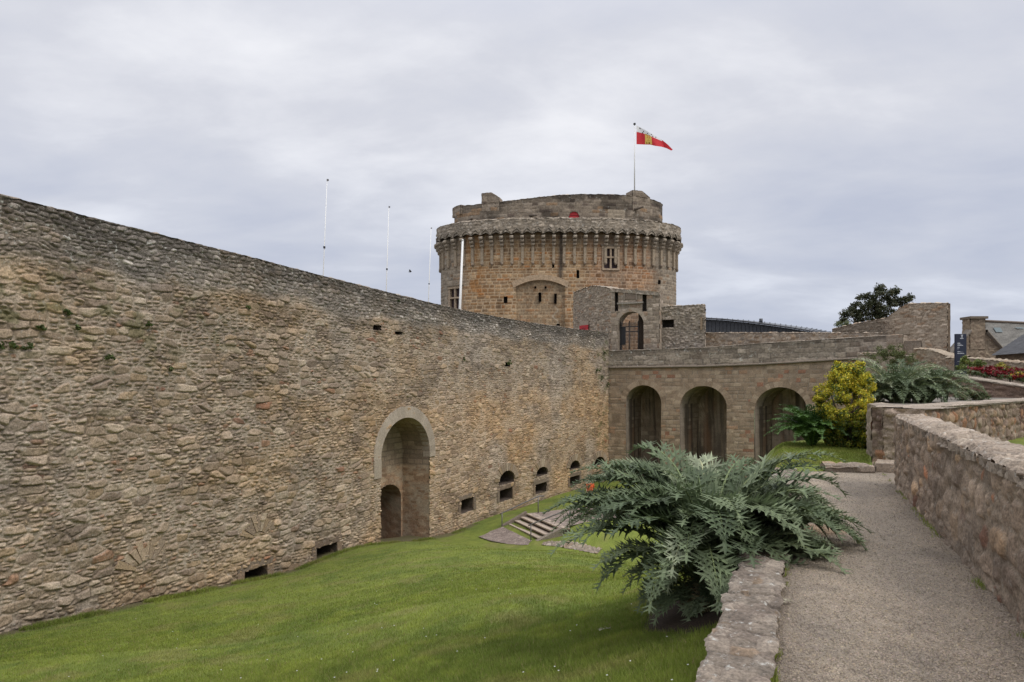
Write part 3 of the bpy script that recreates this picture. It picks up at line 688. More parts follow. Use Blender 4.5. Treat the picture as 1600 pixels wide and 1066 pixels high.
def tower_style(u, v):
    a_ = st_t(u, v); b_ = st_tg(u, v); px = tower_px(u)
    n = 26*(fbm(u*.5, v*.5, 101, 3)-.5)
    warm = sm(px+n, 712, 735)*(1-sm(px+n, 1000, 1035))*(u < HALF+3)
    grey = sm(v, 15.2, 16.4)*.45+.5*sm(fbm(u*.35, v*.35, 102, 3), .55, .7)*(px > 900)
    m = np.clip(warm*(1-.7*grey), 0, 1)
    col = a_[1]*m[..., None]+b_[1]*(1-m)[..., None]
    rd = sm(px+n, 895, 930)*m; col = col*(1-rd[..., None]*np.array([.10, .16, .12]))
    og = np.exp(-((px-742-.3*n)/16)**2)*sm(fbm(u*1.2, v*1.2, 103, 3), .4, .6)*(v > 10.5); col = lerp(col, (.36, .165, .045), og*.6)
    dk = np.exp(-((px-877-(16.5-v)*-.4)/4.5)**2)*sm(v, 9.5, 13); col = lerp(col, (.05, .045, .04), dk*.85)
    dn = sm(fbm(u*.8, v*.25, 104, 3), .55, .75); col = col*(1-.22*dn)[..., None]
    cr = (np.abs(px-868-4*np.sin(v*5)-(v-9)*-.0) < 1.6) & (v > 6) & (v < 9.6); col = np.where(cr[..., None], np.array([.42, .37, .29]), col)
    return a_[0]*m+b_[0]*(1-m), col, a_[2]*m+b_[2]*(1-m)
def tfr(px): return TB.upx(px) if px > 0 else 0
def tuz(path, px, py):
    # only the front half of the keep
    t = (px-800)/F; u = np.linspace(0, path.L/2, 3000); x, y = path.xy(u); k = np.argmin(np.abs(x-t*y)); return float(u[k]), EYE+(600-py)/F*float(y[k])
def trect(path, x0, x1, y0, y1, arch=0):
    ua, _ = tuz(path, x0, y0); ub, _ = tuz(path, x1, y1); _, za = tuz(path, (x0+x1)/2, y0); _, zb_ = tuz(path, (x0+x1)/2, y1)
    return (ua, ub, zb_, za, arch)
t_small = [trect(TB, *r) for r in ((787, 793, 463, 474), (841.5, 845.5, 457, 471), (866, 870, 459, 474), (862.5, 866, 402, 419), (901, 905, 422, 435), (1028, 1032, 438, 444), (835, 838, 447.5, 450), (851, 854, 447.5, 450), (870, 875, 506, 511))]
w_main = trect(TB, 943.5, 964.5, 388.5, 420); w_left = trect(TB, 704, 720, 451, 484)
ra = trect(TB, 806, 883, 437, 600)     # recess under the relieving arch
rc = (ra[0]+ra[1])/2; rw = (ra[1]-ra[0])/2; _, zk = tuz(TB, 846, 437.5); _, zsp = tuz(TB, 806, 448)
def thole(u, v):
    m = in_arch(u, v, *w_main) | in_arch(u, v, *w_left)
    for s_ in t_small: m = m | in_arch(u, v, *s_)
    return m
Ut = np.r_[np.linspace(0, HALF, 520), np.linspace(HALF, TB.L, 120)[1:]]
def tstyle2(u, v):
    hg, col, li = tower_style(u, v)
    q = (np.abs(u-rc) < rw) & (v < zsp+(zk-zsp)*(1-((u-rc)/rw)**2)) & (v > 3)
    hg = np.where(q, hg-.32, hg)
    g_ = st_tg(u*1.3, v*1.2)[1]; qq = q*.55; col = col*(1-qq[..., None])+g_*np.array([1.05, .98, .85])*qq[..., None]
    return hg, col, li
a = Acc(); wall_face(a, TB, Ut, 2.6, 17.3, .075, tstyle2, thole); a.build('tower_wall', M_FAR, tower)
# relieving arch band
a = Acc(); n_ = 19
for k in range(n_):
    t0 = -1.09+2.18*k/n_; t1 = -1.09+2.18*(k+.995)/n_; V = []
    th = .55
    for off in (-.3, .07):
        for (t, q) in ((t0, 0), (t1, 0), (t1, 1), (t0, 1)):
            u = rc+t*rw; z = zsp+(zk-zsp)*(1-t*t)+q*th
            u += q*t*.18
            x, y = TB.xy(u); nx, ny = TB.nrm(np.array([u])); V.append((float(x)+nx[0]*off, float(y)+ny[0]*off, z))
    a.add(V, [(0, 1, 2, 3), (7, 6, 5, 4), (0, 4, 5, 1), (1, 5, 6, 2), (2, 6, 7, 3), (3, 7, 4, 0)], None, np.array((.40, .31, .21))*random.uniform(.95, 1.05), .2, flat=True)
a.build('relieving_arch', M_FAR, tower)
for s_ in t_small:
    a = Acc(); recess(a, TB, *s_[:4], .6, 0, col=(.05, .04, .035)); a.build('arrow_slit', M_FAR, tower)
def tpt(path, u, z, off=0.):
    x, y = path.xy(u); nx, ny = path.nrm(np.array([u])); return np.array([float(x)+nx[0]*off, float(y)+ny[0]*off, z]), (-ny[0], nx[0], 0)
def cross_window(path, r):
    u0, u1, z0, z1 = r[:4]; um, zm_ = (u0+u1)/2, (z0+z1)/2
    a = Acc(); c = (.36, .29, .21)
    for (u, z, su, sz_) in ((um, z1+.1, u1-u0+.5, .24), (um, z0-.08, u1-u0+.4, .18), (u0-.1, zm_, .22, z1-z0), (u1+.1, zm_, .22, z1-z0), (um, zm_, .17, z1-z0), (um, zm_+.12, u1-u0, .15)):
        p, d = tpt(path, u, z, .0 if su > .3 and sz_ < .3 and u == um else -.02); a.box(p, (su, .3 if sz_ < .3 else .26, sz_), d, np.array(c)*random.uniform(.9, 1.1), .2)
    fr = a.build('window', M_FAR, tower)
    a = Acc()
    for su in (-1, 1):
        for (za, zb_) in ((z0, zm_+.05), (zm_+.2, z1)):
            p, d = tpt(path, um+su*(u1-u0)/4, (za+zb_)/2, -.22); a.box(p, ((u1-u0)/2-.1, .05, zb_-za-.04), d, (.06, .04, .045))
    a.build('shutter', M_SHUT, fr)
    a = Acc(); p, d = tpt(path, um, z1+.3, .06); a.box(p, (u1-u0+.7, .3, .12), d, (.2, .17, .13), .4); a.build('hood_mould', M_FAR, fr)
cross_window(TB, w_main); cross_window(TB, w_left)
# corbelled parapet
RZ0, RZ1, RZT = 16.55, 17.05, 18.15
NC = int(round(TR.L/1.06)); sp = TR.L/NC
Ur = np.linspace(0, TR.L, NC*12+1)
zbot = RZ0+.12+.20*np.clip(1.15-np.abs(((Ur/sp) % 1)-.5)*2.9, 0, 1)**.8
st_r = rubble(45, .5, .3, [((.33, .29, .23), 4), ((.27, .235, .185), 3), ((.38, .34, .28), 2)], (.2, .175, .14), depth=.08, joint=.05, lich=.7)
a = Acc(); wall_face(a, TR, Ur, (Ur, zbot), RZT, .08, st_r)
slab(a, TR, np.linspace(0, TR.L, 400), RZT, .06, -1.35, .12, lambda u, v: (lambda r: (r[0]+.30*sm(50-v, .0, 1.3), r[1], r[2]))(st_r(u, v)))
# inner return of the parapet and its soffit
Ri = Path(sellipse(12.9, 5.5)); P_ = np.zeros((len(Ur), 2, 3)); x, y = TR.xy(Ur); nx, ny = TR.nrm(Ur)
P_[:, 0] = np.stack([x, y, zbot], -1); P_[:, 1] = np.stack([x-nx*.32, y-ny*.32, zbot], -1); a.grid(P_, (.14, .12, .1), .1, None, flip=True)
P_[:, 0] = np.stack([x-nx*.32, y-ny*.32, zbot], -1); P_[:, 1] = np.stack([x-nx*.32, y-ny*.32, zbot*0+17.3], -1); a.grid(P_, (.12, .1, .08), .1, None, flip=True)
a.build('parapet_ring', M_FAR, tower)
a = Acc()    # raised mouldings over each little arch
for k in range(NC):
    if (k+.5)*sp > TR.L*.56: continue
    for s_ in (-1, 1):
        p0, d = tpt(TR, k*sp+sp*.5+s_*.42, RZ0+.22, .06); p1, _ = tpt(TR, k*sp+sp*.5, RZ0+.68, .08)
        a.tube([p0, (p0+p1)/2+np.array([0, 0, .05]), p1], .055, 5, (.2, .18, .145), .5)
a.build('arch_moulding', M_FAR, tower)
# corbels and pilaster strips, one object each over the visible front
def corbel_mesh():
    a = Acc(); c = [(.33, .29, .23), (.29, .25, .195), (.31, .265, .205)]
    z = 0
    for k, (d, h_) in enumerate(((.64, .36), (.46, .34), (.28, .34))):
        a.box((0, -d/2+.15, z-h_/2), (.36, d+.3, h_-.03), (1, 0, 0), c[k], .5, .02)
        a.tube([(-.175, -d+.02, z-h_/2-.02), (.175, -d+.02, z-h_/2-.02)], h_/2-.01, 10, c[k], .5)
        z -= h_
    return a
def strip_mesh():
    a = Acc(); a.box((0, 0, -.85), (.27, .26, 1.66), (1, 0, 0), (.31, .26, .19), .4, .015)
    a.tube([(0, -.02, -1.66), (0, -.03, -1.80), (0, .0, -1.92)], [.15, .14, .06], 10, (.26, .215, .165), .4); return a
c0 = s0 = None
for k in range(NC+1):
    u = k*sp
    if u > TR.L*.56 and u < TR.L*.965: continue
    p, d = tpt(TR, u % TR.L, RZ0+.02, -.02); nx, ny = TR.nrm(np.array([u % TR.L])); ang = atan2(ny[0], nx[0])+pi/2
    # foot point on the tower wall
    for kind in ('corbel', 'pilaster'):
        if kind == 'corbel':
            if c0 is None: WL['tmp'] = np.zeros(3); o = c0 = corbel_mesh().build('corbel', M_FAR, None)
            else: o = c0.copy(); C.objects.link(o)
        else:
            if s0 is None: o = s0 = strip_mesh().build('pilaster', M_FAR, None)
            else: o = s0.copy(); C.objects.link(o)
        o.parent = tower; q = p.copy()
        # move inward to the body
        x, y = TB.xy(np.linspace(0, TB.L, 3000)); j = np.argmin((x-p[0])**2+(y-p[1])**2)
        if kind == 'corbel': q = np.array([x[j]+nx[0]*.0, y[j]+ny[0]*.0, RZ0+.02])
        else: q = np.array([x[j]+nx[0]*.12, y[j]+ny[0]*.12, RZ0-1.0])
        o.location = tuple(q-WL[tower.name]); o.rotation_euler = (0, 0, ang)
# upper storey
st_u = ashlar(47, .75, .42, [((.24, .205, .16), 4), ((.19, .16, .125), 3), ((.29, .25, .2), 2), ((.13, .105, .085), 1.2), ((.27, .19, .12), 1)], (.21, .18, .145), depth=.04, joint=.03, lich=.35, warp=.05)
ut = [tuz(TU, 711, 325), tuz(TU, 740, 320.5), tuz(TU, 800, 313.5), tuz(TU, 850, 307.5), tuz(TU, 880, 304.5), tuz(TU, 915, 303.5), tuz(TU, 960, 304.5), tuz(TU, 990, 306), tuz(TU, 1015, 311), tuz(TU, 1031, 317)]
UTZ = (np.array([0]+[k[0] for k in ut]+[TU.L*.6, TU.L]), np.array([ut[0][1]]+[k[1] for k in ut]+[20.8, 20.3]))
def up_style(u, v):
    hg, col, li = st_u(u, v); px = tower_px(u, TU)
    dk = sm(fbm(u*.6, v*.9, 111, 3), .5, .68)*.5; col = col*(1-dk)[..., None]
    pl = (np.abs(px-963) < 13) & (np.abs(v-19.0) < .55) & (u < TU.L/2); col = np.where(pl[..., None], np.array([.30, .26, .2]), col)
    tb = sm(v-np.interp(u, *UTZ)+.4, -.1, .1); return hg, col*(1-.25*tb)[..., None], np.clip(li+.5*tb, 0, 1)
rw_ = trect(TU, 889, 905, 330.5, 341.5); rw_ = (*rw_[:4], (rw_[3]-rw_[2])*.75)
a = Acc(); wall_face(a, TU, np.linspace(0, TU.L, 600), 17.2, UTZ, .075, up_style, lambda u, v: in_arch(u, v, *rw_))
slab(a, TU, np.linspace(0, TU.L, 300), UTZ, .08, -.9, .12, cs_)
Pd = np.zeros((200, 6, 3)); uu = np.linspace(0, TU.L, 200); x, y = TU.xy(uu)
for k in range(6): f_ = 1-k/5; Pd[:, k] = np.stack([TC[0]+(x-TC[0])*f_*.93, TC[1]+(y-TC[1])*f_*.8, x*0+19.5], -1)
a.grid(Pd, (.2, .19, .17), .3, None, flip=True)
a.build('upper_storey', M_FAR, tower)
a = Acc(); p, d = tpt(TU, (rw_[0]+rw_[1])/2, (rw_[2]+rw_[3])/2, -.1)
pr = []
nn = 12
um_, ru_ = (rw_[0]+rw_[1])/2, (rw_[1]-rw_[0])/2
V = [tpt(TU, rw_[0], rw_[2], -.1)[0], tpt(TU, rw_[1], rw_[2], -.1)[0]]+[tpt(TU, um_+ru_*cos(pi*k/nn), rw_[3]-rw_[4]+rw_[4]*sin(pi*k/nn), -.1)[0] for k in range(nn+1)]
cen = len(V); V.append(tpt(TU, um_, (rw_[2]+rw_[3])/2, -.1)[0])
ring = [0, 1]+list(range(2, 3+nn)); T = [(cen, ring[k], ring[(k+1) % len(ring)]) for k in range(len(ring))]
a.add(V, None, T, (.42, .04, .05)); rsh = a.build('arched_shutter', M_RED, tower)
a = Acc(); p, d = tpt(TU, um_, rw_[2]+.42, -.06); a.box(p, (ru_*2-.1, .05, .06), d, (.2, .02, .02)); a.build('shutter_bar', M_RED, rsh)
# chimney stubs
def chim(px0, px1, py0, py1, gable=.3, dep=1.3):
    u0, _ = tuz(TU, px0, py1); u1, _ = tuz(TU, px1, py1); um = (u0+u1)/2; _, zt_ = tuz(TU, (px0+px1)/2, py0)
    p, d = tpt(TU, um, 0, -.5); d = np.array(d); b = np.array([-d[1], d[0], 0]); w2 = (u1-u0)/2; a = Acc()
    d2 = d[:2]; q0 = p[:2]-d2*w2+np.array([d[1], -d[0]])*.5; q1 = p[:2]+d2*w2+np.array([d[1], -d[0]])*.5
    return wall('chimney', tuple(q0), tuple(q1), dep, 19.5, (np.array([0, w2*1.1, w2*2]), np.array([zt_-.02, zt_, zt_-gable])), st_u, M_FAR, .09, .09, parent=tower)
chim(753, 780, 301, 316, .55); chim(988, 1015, 298.5, 310, .6); chim(710, 722, 321, 326, .1, 1.)
for (px, py, l_, dz) in ((736, 343, .9, -.1), (830, 336, .9, -.2), (992, 329, 1.3, .25)):
    u, z = tuz(TU, px, py); p, d = tpt(TU, u, z, 0); a = Acc(); n3 = np.array([d[1], -d[0], 0]); d3 = np.array(d)
    a.tube([p-n3*.3-d3*.4, p+n3*.7+d3*.6+np.array([0, 0, dz])], [.16, .1], 6, (.13, .11, .09), .5); a.build('gargoyle', M_FAR, tower)
# ================================================================== FLAG AND POLES
fp = thing('flagpole', at(992, 302, 74.), 'tall white flagpole on top of the keep flying the red and white flag', 'flagpole')
P0 = np.array(at(991.5, 306, 74)); P1 = np.array(at(991.5, 195, 74))
a = Acc(); a.tube([P0, P1], [.07, .045], 8, (.8, .8, .8)); a.build('pole', M_WHITE, fp)
a = Acc(); a.tube([P1, P1+np.array([0, 0, .16])], .13, 8, (.02, .02, .02)); a.build('finial', M_IRON, fp)
fl = thing('flag', at(995, 226, 73.9), 'red flag with white top band and golden castle emblem blowing to the right', 'flag')
nu_, nv_ = 150, 90
Pf = np.zeros((nu_, nv_, 3)); cf = np.zeros((nu_, nv_, 3))
topx = [994.5, 1005, 1015, 1023, 1034, 1043, 1050]; topy = [196, 201.5, 207, 212, 218.5, 226.5, 234]
boty = [225.5, 226, 226.2, 228, 229.5, 232, 235.5]
def castle(s, t):
    # s, t in 0..1 over the emblem box
    if not (0 < s < 1 and 0 < t < 1): return None
    if t > .86: ok = (s*5 % 1) < .62
    elif t > .62: ok = (s < .32) or (s > .68) or (.38 < s < .62)
    elif t > .54: ok = True
    else: ok = True
    if t < .22 and (.18 < s < .32 or .5 < s < .68): return (.25, .12, .03)
    if .36 < t < .44 and .3 < s < .7 and int(s*20) % 2: return (.35, .2, .05)
    return (.80, .58, .14) if ok else None
for i in range(nu_):
    s = i/(nu_-1); px = 994.5+(1050-994.5)*s; yt = np.interp(px, topx, topy); yb = np.interp(px, topx, boty)
    for j in range(nv_):
        t = j/(nv_-1); Yd = 73.9+.45*sin(s*9+t*1.5)*s**.6
        Pf[i, j] = at(px+1.2*sin(t*3+s*5)*s, yb+(yt-yb)*t, Yd)
        white = t > .66+.24*s and s < .72
        c = (.82, .81, .80) if white else (.60, .045, .055)
        e = castle((s-.235)/.20, (t-.04)/.72)
        if e and s < .44: c = e
        if white:
            for (es, et) in ((.10, .93), (.20, .84), (.17, .72), (.28, .72), (.32, .84), (.38, .75), (.43, .93), (.47, .84), (.55, .9)):
                q = ((s-es)/.018)**2+((t-et)/.05)**2
                if q < 1: c = (.05, .05, .05)
        cf[i, j] = c
a = Acc(); a.grid(Pf, cf); a.build('cloth', M_CLOTH, fl)
for (xt, yt, xb, yb, Y, r_, lb) in ((511, 282, 505, 430, 40., .028, 'tallest thin white pole farthest from the keep behind the rampart'), (607.5, 324, 603.5, 456, 50., .034, 'thin white pole middle one behind the rampart between its two neighbours'), (673.5, 357, 669.5, 470, 64., .042, 'thin white pole just left of the keep behind the rampart')):
    T_ = np.array(at(xt, yt, Y)); B_ = np.array(at(xb, yb, Y)); B_ = B_+(B_-T_)*((B_[2]-3.2)/(T_[2]-B_[2]))
    o = thing('flagpole', tuple(B_), lb, 'flagpole', 'bare white flagpoles behind the rampart')
    a = Acc(); a.tube([B_, B_+(T_-B_)*.55, T_], [r_*1.4, r_, r_*.7], 8, (.8, .8, .8)); a.build('pole', M_WHITE, o)
    a = Acc(); m_ = T_; a.box(m_+np.array([.04, 0, .02]), (.11, .06, .10), (1, 0, 0), (.12, .12, .12)); a.build('pulley', M_STEEL, o); a = Acc(); a.box(B_+(T_-B_)*(.62 if Y < 45 else .6), (.10, .12, .12), (1, 0, 0), (.2, .2, .2)); a.build('cleat', M_IRON, o)
T_ = np.array(at(723, 376, 60.)); B_ = np.array(at(718.5, 484, 60.)); B_ = B_+(B_-T_)*((B_[2]-3.2)/(T_[2]-B_[2]))
o = thing('mast', tuple(B_), 'thick bare white pole standing in front of the left side of the keep', 'pole')
a = Acc(); a.tube([B_, T_], [.13, .09], 10, (.8, .8, .8)); a.build('pole', M_WHITE, o)
a = Acc(); a.tube([T_, T_+np.array([0, 0, .1])], [.12, .05], 10, (.8, .8, .8)); a.build('cap', M_WHITE, o)
a = Acc(); bp = np.array(at(641, 425, 45.))
a.tube([bp+np.array([-.12, 0, 0]), bp, bp+np.array([.10, 0, .02])], [.015, .04, .015], 6, (.05, .05, .05))
for s_ in (-1, 1): a.add([bp+np.array([-.05, 0, .02]), bp+np.array([.09, 0, .02]), bp+np.array([.0, s_*.14, .14]), bp+np.array([-.07, s_*.12, .12])], [(0, 1, 2, 3)], None, (.05, .05, .05))
tag(a.build('bird', M_PLAIN), 'small dark bird in flight low in the sky left of the keep', 'bird')
# ================================================================== TERRAIN
CP = []
for u_, z_ in zip(*GB):
    x, y = WP.xy(u_); nx, ny = [float(k[0]) for k in WP.nrm(np.array([u_]))]; x, y = float(x), float(y)
    CP.append((x, y, z_)); CP.append((x-nx*1.5, y-ny*1.5, z_))
for Y, z in ((2, -.32), (4, -.34), (6, -.40), (8, -.50), (10, -.9), (12, -1.6)): CP.append((.43*Y-.65, Y, z))
for (px, rows) in ((930, ((4, -.55), (6, -.9), (8, -1.2), (10, -1.6), (15, -2.6), (20, -3.5), (25, -4.62), (28, -5.6), (31.6, -6.2))),
                   (800, ((5, -.85), (10, -1.5), (15, -2.5), (20, -3.5), (25, -4.5), (28, -5.25), (30, -5.85), (33.5, -6.2))),
                   (650, ((6, -1.15), (10, -1.95), (15, -2.85), (22, -3.9), (28, -4.85))),
                   (400, ((6, -1.5), (9, -2.15), (12, -2.9), (18, -4.05))), (0, ((4, -1.4), (8, -2.3), (12, -3.3)))):
    for Y, z in rows: CP.append(((px-800)/F*Y, Y, z))
CP += [(5, 20, -4.2), (6.5, 25, -5.6), (5, 29, -6.1), (9, 33, -5.9), (14, 40, -6.3), (12, 47, -6.6), (20, 45, -6.6), (9, 52, -6.7), (15, 35, -6.3), (10, 27, -6.2)]
ST = {'bl': (-.48, 36.3), 'br': (.89, 33.2), 'tl': (.81, 36.6), 'tr': (2.34, 32.96)}
CP += [(-.9, 35.2, -6.22), (.2, 33.0, -6.22), (-2.5, 34.5, -6.22), (3.3, 32.9, -5.42), (4.8, 35, -5.42), (1.6, 32.4, -6.0), (1.2, 37.2, -5.42), (4, 38.7, -5.42), (7, 38, -5.42), (2.2, 34.8, -5.5), (3, 36.5, -5.42), (1.0, 38.2, -5.7)]
CPa = np.array(CP)
def tps(r2): return np.where(r2 > 1e-9, r2*np.log(np.sqrt(r2)+1e-12), 0)
D2 = (CPa[:, None, 0]-CPa[None, :, 0])**2+(CPa[:, None, 1]-CPa[None, :, 1])**2; nC = len(CPa)
Am = np.zeros((nC+3, nC+3)); Am[:nC, :nC] = tps(D2)+np.eye(nC)*.6; Am[:nC, nC] = 1; Am[:nC, nC+1:] = CPa[:, :2]; Am[nC:, :nC] = Am[:nC, nC:].T
sol = np.linalg.solve(Am, np.r_[CPa[:, 2], 0, 0, 0])
def moat(x, y):
    x = np.asarray(x, float); y = np.asarray(y, float); r = sol[nC]+sol[nC+1]*x+sol[nC+2]*y
    for k in range(nC): r = r+sol[k]*tps((x-CPa[k, 0])**2+(y-CPa[k, 1])**2)
    return np.clip(r, -7.2, .0)
# edge between the moat side and the garden side: positive = garden side (metres)
EDG = [(-2.5, -5), (-.4, 0), (.43*12-.4, 12), (7.35, 18.2), (10.9, 20.6), (26.5, 49), (60, 80)]
def side_d(x, y):
    best = np.full(np.shape(x), 1e9); sg = np.zeros(np.shape(x))
    for (a_, b_) in zip(EDG[:-1], EDG[1:]):
        dx_, dy_ = b_[0]-a_[0], b_[1]-a_[1]; L2 = dx_*dx_+dy_*dy_
        t = np.clip(((x-a_[0])*dx_+(y-a_[1])*dy_)/L2, 0, 1); px_, py_ = a_[0]+t*dx_, a_[1]+t*dy_
        d = np.hypot(x-px_, y-py_); c = dx_*(y-a_[1])-dy_*(x-a_[0])
        m = d < best-1e-9; best = np.where(m, d, best); sg = np.where(m, np.where(c < 0, 1, -1), sg)
    return best*sg
def terr(x, y):
    m = moat(x, y); d = side_d(x, y)
    g = np.where(y < 12.4, -.05, .06)*np.ones(np.shape(x))
    wdt = np.where(y < 9, .12, np.where(y < 13, .12+(y-9)*.35, 1.5+(y-13)*.25))
    t = sm(d, -wdt, .02)
    bump = .05*(fbm(x*.35, y*.35, 201, 3)-.5)+.035*(fbm(x*1.6, y*1.6, 202, 3)-.5)
    return m*(1-t)+g*t+bump*np.clip(1-t, .2, 1)
Yg = [-3.]
while Yg[-1] < 72: Yg.append(Yg[-1]+max(.06, .006*abs(Yg[-1])+.02))
Yg = np.array(Yg)
tt = np.linspace(0, 1, 330)
XL = np.array([min(KW*Y-DW-1.3, -2) if Y < 37 else float(np.interp(Y, WP.p[:, 1], WP.p[:, 0]))-1.3 for Y in Yg]); XR = np.maximum(.43*Yg+8, 14)+np.maximum(Yg-15, 0)*.5
Xg = XL[:, None]+(XR-XL)[:, None]*tt; YY = np.broadcast_to(Yg[:, None], Xg.shape)
Zg = terr(Xg, YY)
def grass_col(x, y):
    n = fbm(x*.55, y*.55, 210, 4); n2 = fbm(x*2.1, y*2.1, 211, 3); n3 = fbm(x*.16, y*.16, 212, 2)
    c = np.zeros(np.shape(x)+(3,))+np.array([.152, .185, .034])
    c = lerp(c, (.110, .145, .028), sm(n, .42, .70)*.85); c = lerp(c, (.185, .215, .038), sm(n2, .50, .72)*.7)
    c = lerp(c, (.19, .18, .06), sm(fbm(x*1.2, y*1.2, 213, 3), .58, .74)*.55)
    c = c*(.8+.4*fbm(x*6, y*6, 215, 2))[..., None]
    c = c*(.9+.2*n3)[..., None]
    return c
gc = grass_col(Xg, YY)
# bare soil under the big plant and at the wall foot, gravel tracks by the steps
def soil_m(x, y):
    return (1-sm(np.hypot((x-2.25)/1.0, (y-6.75)/1.25)+.25*(fbm(x*3, y*3, 220, 3)-.5), .85, 1.05))
def inpoly(x, y, poly):
    r = np.zeros(np.shape(x), bool); n = len(poly)
    for k in range(n):
        x0, y0 = poly[k]; x1, y1 = poly[(k+1) % n]
        c = ((y0 > y) != (y1 > y)) & (x < (x1-x0)*(y-y0)/(y1-y0+1e-12)+x0); r ^= c
    return r
gcs = lerp(gc, (.06, .042, .032), soil_m(Xg, YY))
wd = Xg-(KW*YY-DW); wf = 1-sm(wd+.3*(fbm(Xg*2, YY*2, 222, 3)-.5), .35, .7); gcs = lerp(gcs, (.10, .075, .05), np.where(YY < 38, wf, 0)*.8)
a = Acc(); a.grid(np.stack([Xg, YY, Zg], -1), gcs, 0, None, flip=True)
tag(a.build('lawn_ground', M_TURF), kind='structure')
a = Acc(); a.add([(-1500, -600, -9.5), (1500, -600, -9.5), (1500, 2500, -9.5), (-1500, 2500, -9.5)], [(0, 1, 2, 3)], None, (.07, .09, .03)); tag(a.build('far_ground', M_TURF), kind='structure')
# castle court behind the rampart
x, y = WP.xy(np.linspace(0, WP.L, 60)); nx, ny = WP.nrm(np.linspace(0, WP.L, 60))
a = Acc(); Pc = np.zeros((60, 2, 3)); Pc[:, 0] = np.stack([x-nx*1.1, y-ny*1.1, x*0+3.15], -1); Pc[:, 1] = np.stack([x-120, y+45, x*0+3.15], -1); a.grid(Pc, (.2, .18, .15), 0)
e_ = np.array([x[-1]-nx[-1]*1.1, y[-1]-ny[-1]*1.1, 3.15]); a.add([e_, (30, 48.5, 3.15), (90, 150, 3.15), (-110, 150, 3.15)], [(0, 1, 2, 3)], None, (.2, .18, .15))
tag(a.build('castle_court_ground', M_GRAVEL), kind='structure')
# grass blades
rng = np.random.default_rng(5)
def blades(n, ymin, ymax, hmin, hmax, wd_, pxr=(-60, 1180), power=1.):
    r = rng.random(n); Y = 1/(1/ymin+(1/ymax-1/ymin)*r)          # denser near the viewer
    px = rng.uniform(*pxr, n); X = (px-800)/F*Y
    ok = (side_d(X, Y) < -.16) & (X > KW*Y-DW+.25) & (rng.random(n) > soil_m(X, Y))
    X, Y = X[ok], Y[ok]; return X, Y, hmin+(hmax-hmin)*rng.random(len(X))*(.45+1.0*fbm(X*1.3, Y*1.3, 230, 3)), wd_
Xb, Yb, Hb = [], [], []; Wb = []
for (n, a_, b_, h0, h1, w_) in ((420000, 2.8, 9, .018, .062, .0030), (200000, 6, 16, .018, .05, .0048), (110000, 12, 30, .02, .048, .009)):
    x_, y_, hh, ww = blades(n, a_, b_, h0, h1, w_); Xb.append(x_); Yb.append(y_); Hb.append(hh); Wb.append(np.full(len(x_), ww))
# grass patch behind the path end
n = 26000; y_ = rng.uniform(12.9, 18, n); x_ = rng.uniform(4.6, 8.2, n); ok = (side_d(x_, y_) > -.3) & (x_ < .523*y_); Xb.append(x_[ok]); Yb.append(y_[ok]); Hb.append(rng.uniform(.02, .06, ok.sum())); Wb.append(np.full(ok.sum(), .006))
# ragged edge against the kerb stones
n = 9000; y_ = rng.uniform(1.5, 5.6, n); x_ = .43*y_-.56-np.abs(rng.normal(0, .06, n)); Xb.append(x_); Yb.append(y_); Hb.append(rng.uniform(.03, .10, n)); Wb.append(np.full(n, .004))
# longer grass along the foot of the rampart
n = 26000; y_ = 1/rng.uniform(1/38, 1/13, n); x_ = KW*y_-DW+.22+np.abs(rng.normal(0, .16, n)); ok = fbm(x_*0, y_*1.5, 231, 3) > .42; Xb.append(x_[ok]); Yb.append(y_[ok]); Hb.append(rng.uniform(.04, .14, ok.sum())); Wb.append(np.full(ok.sum(), .008))
# tufts creeping in along the path edges
n = 5200; y_ = 1/rng.uniform(1/12, 1/3.2, n); rt_ = rng.random(n) < .55; x_ = .43*y_+np.where(rt_, 1.40-np.abs(rng.normal(0, .035, n)), -.185+np.abs(rng.normal(0, .02, n))); ok = fbm(x_*0+rt_*9, y_*2.6, 232, 3) > .60; Xb.append(x_[ok]); Yb.append(y_[ok]); Hb.append(rng.uniform(.015, .05, ok.sum())); Wb.append(np.full(ok.sum(), .0035))
Xb, Yb, Hb, Wb = map(np.concatenate, (Xb, Yb, Hb, Wb)); nb = len(Xb)
Zb = np.where((side_d(Xb, Yb) > .1) & (Yb < 12.2), .012, terr(Xb, Yb)); an = rng.uniform(0, 2*pi, nb); lx, ly = rng.normal(0, .45, nb)*Hb, rng.normal(0, .45, nb)*Hb
V = np.zeros((nb, 3, 3)); V[:, 0] = np.stack([Xb-np.cos(an)*Wb, Yb-np.sin(an)*Wb, Zb-.005], -1); V[:, 1] = np.stack([Xb+np.cos(an)*Wb, Yb+np.sin(an)*Wb, Zb-.005], -1); V[:, 2] = np.stack([Xb+lx, Yb+ly, Zb+Hb], -1)
bc_ = grass_col(Xb, Yb)*(1.15+.55*rng.random(nb))[:, None]; dry = rng.random(nb) < .07; bc_[dry] = np.array([.30, .25, .11])
a = Acc(); a.add(V, None, np.arange(nb*3).reshape(-1, 3), np.repeat(bc_[:, None], 3, 1))
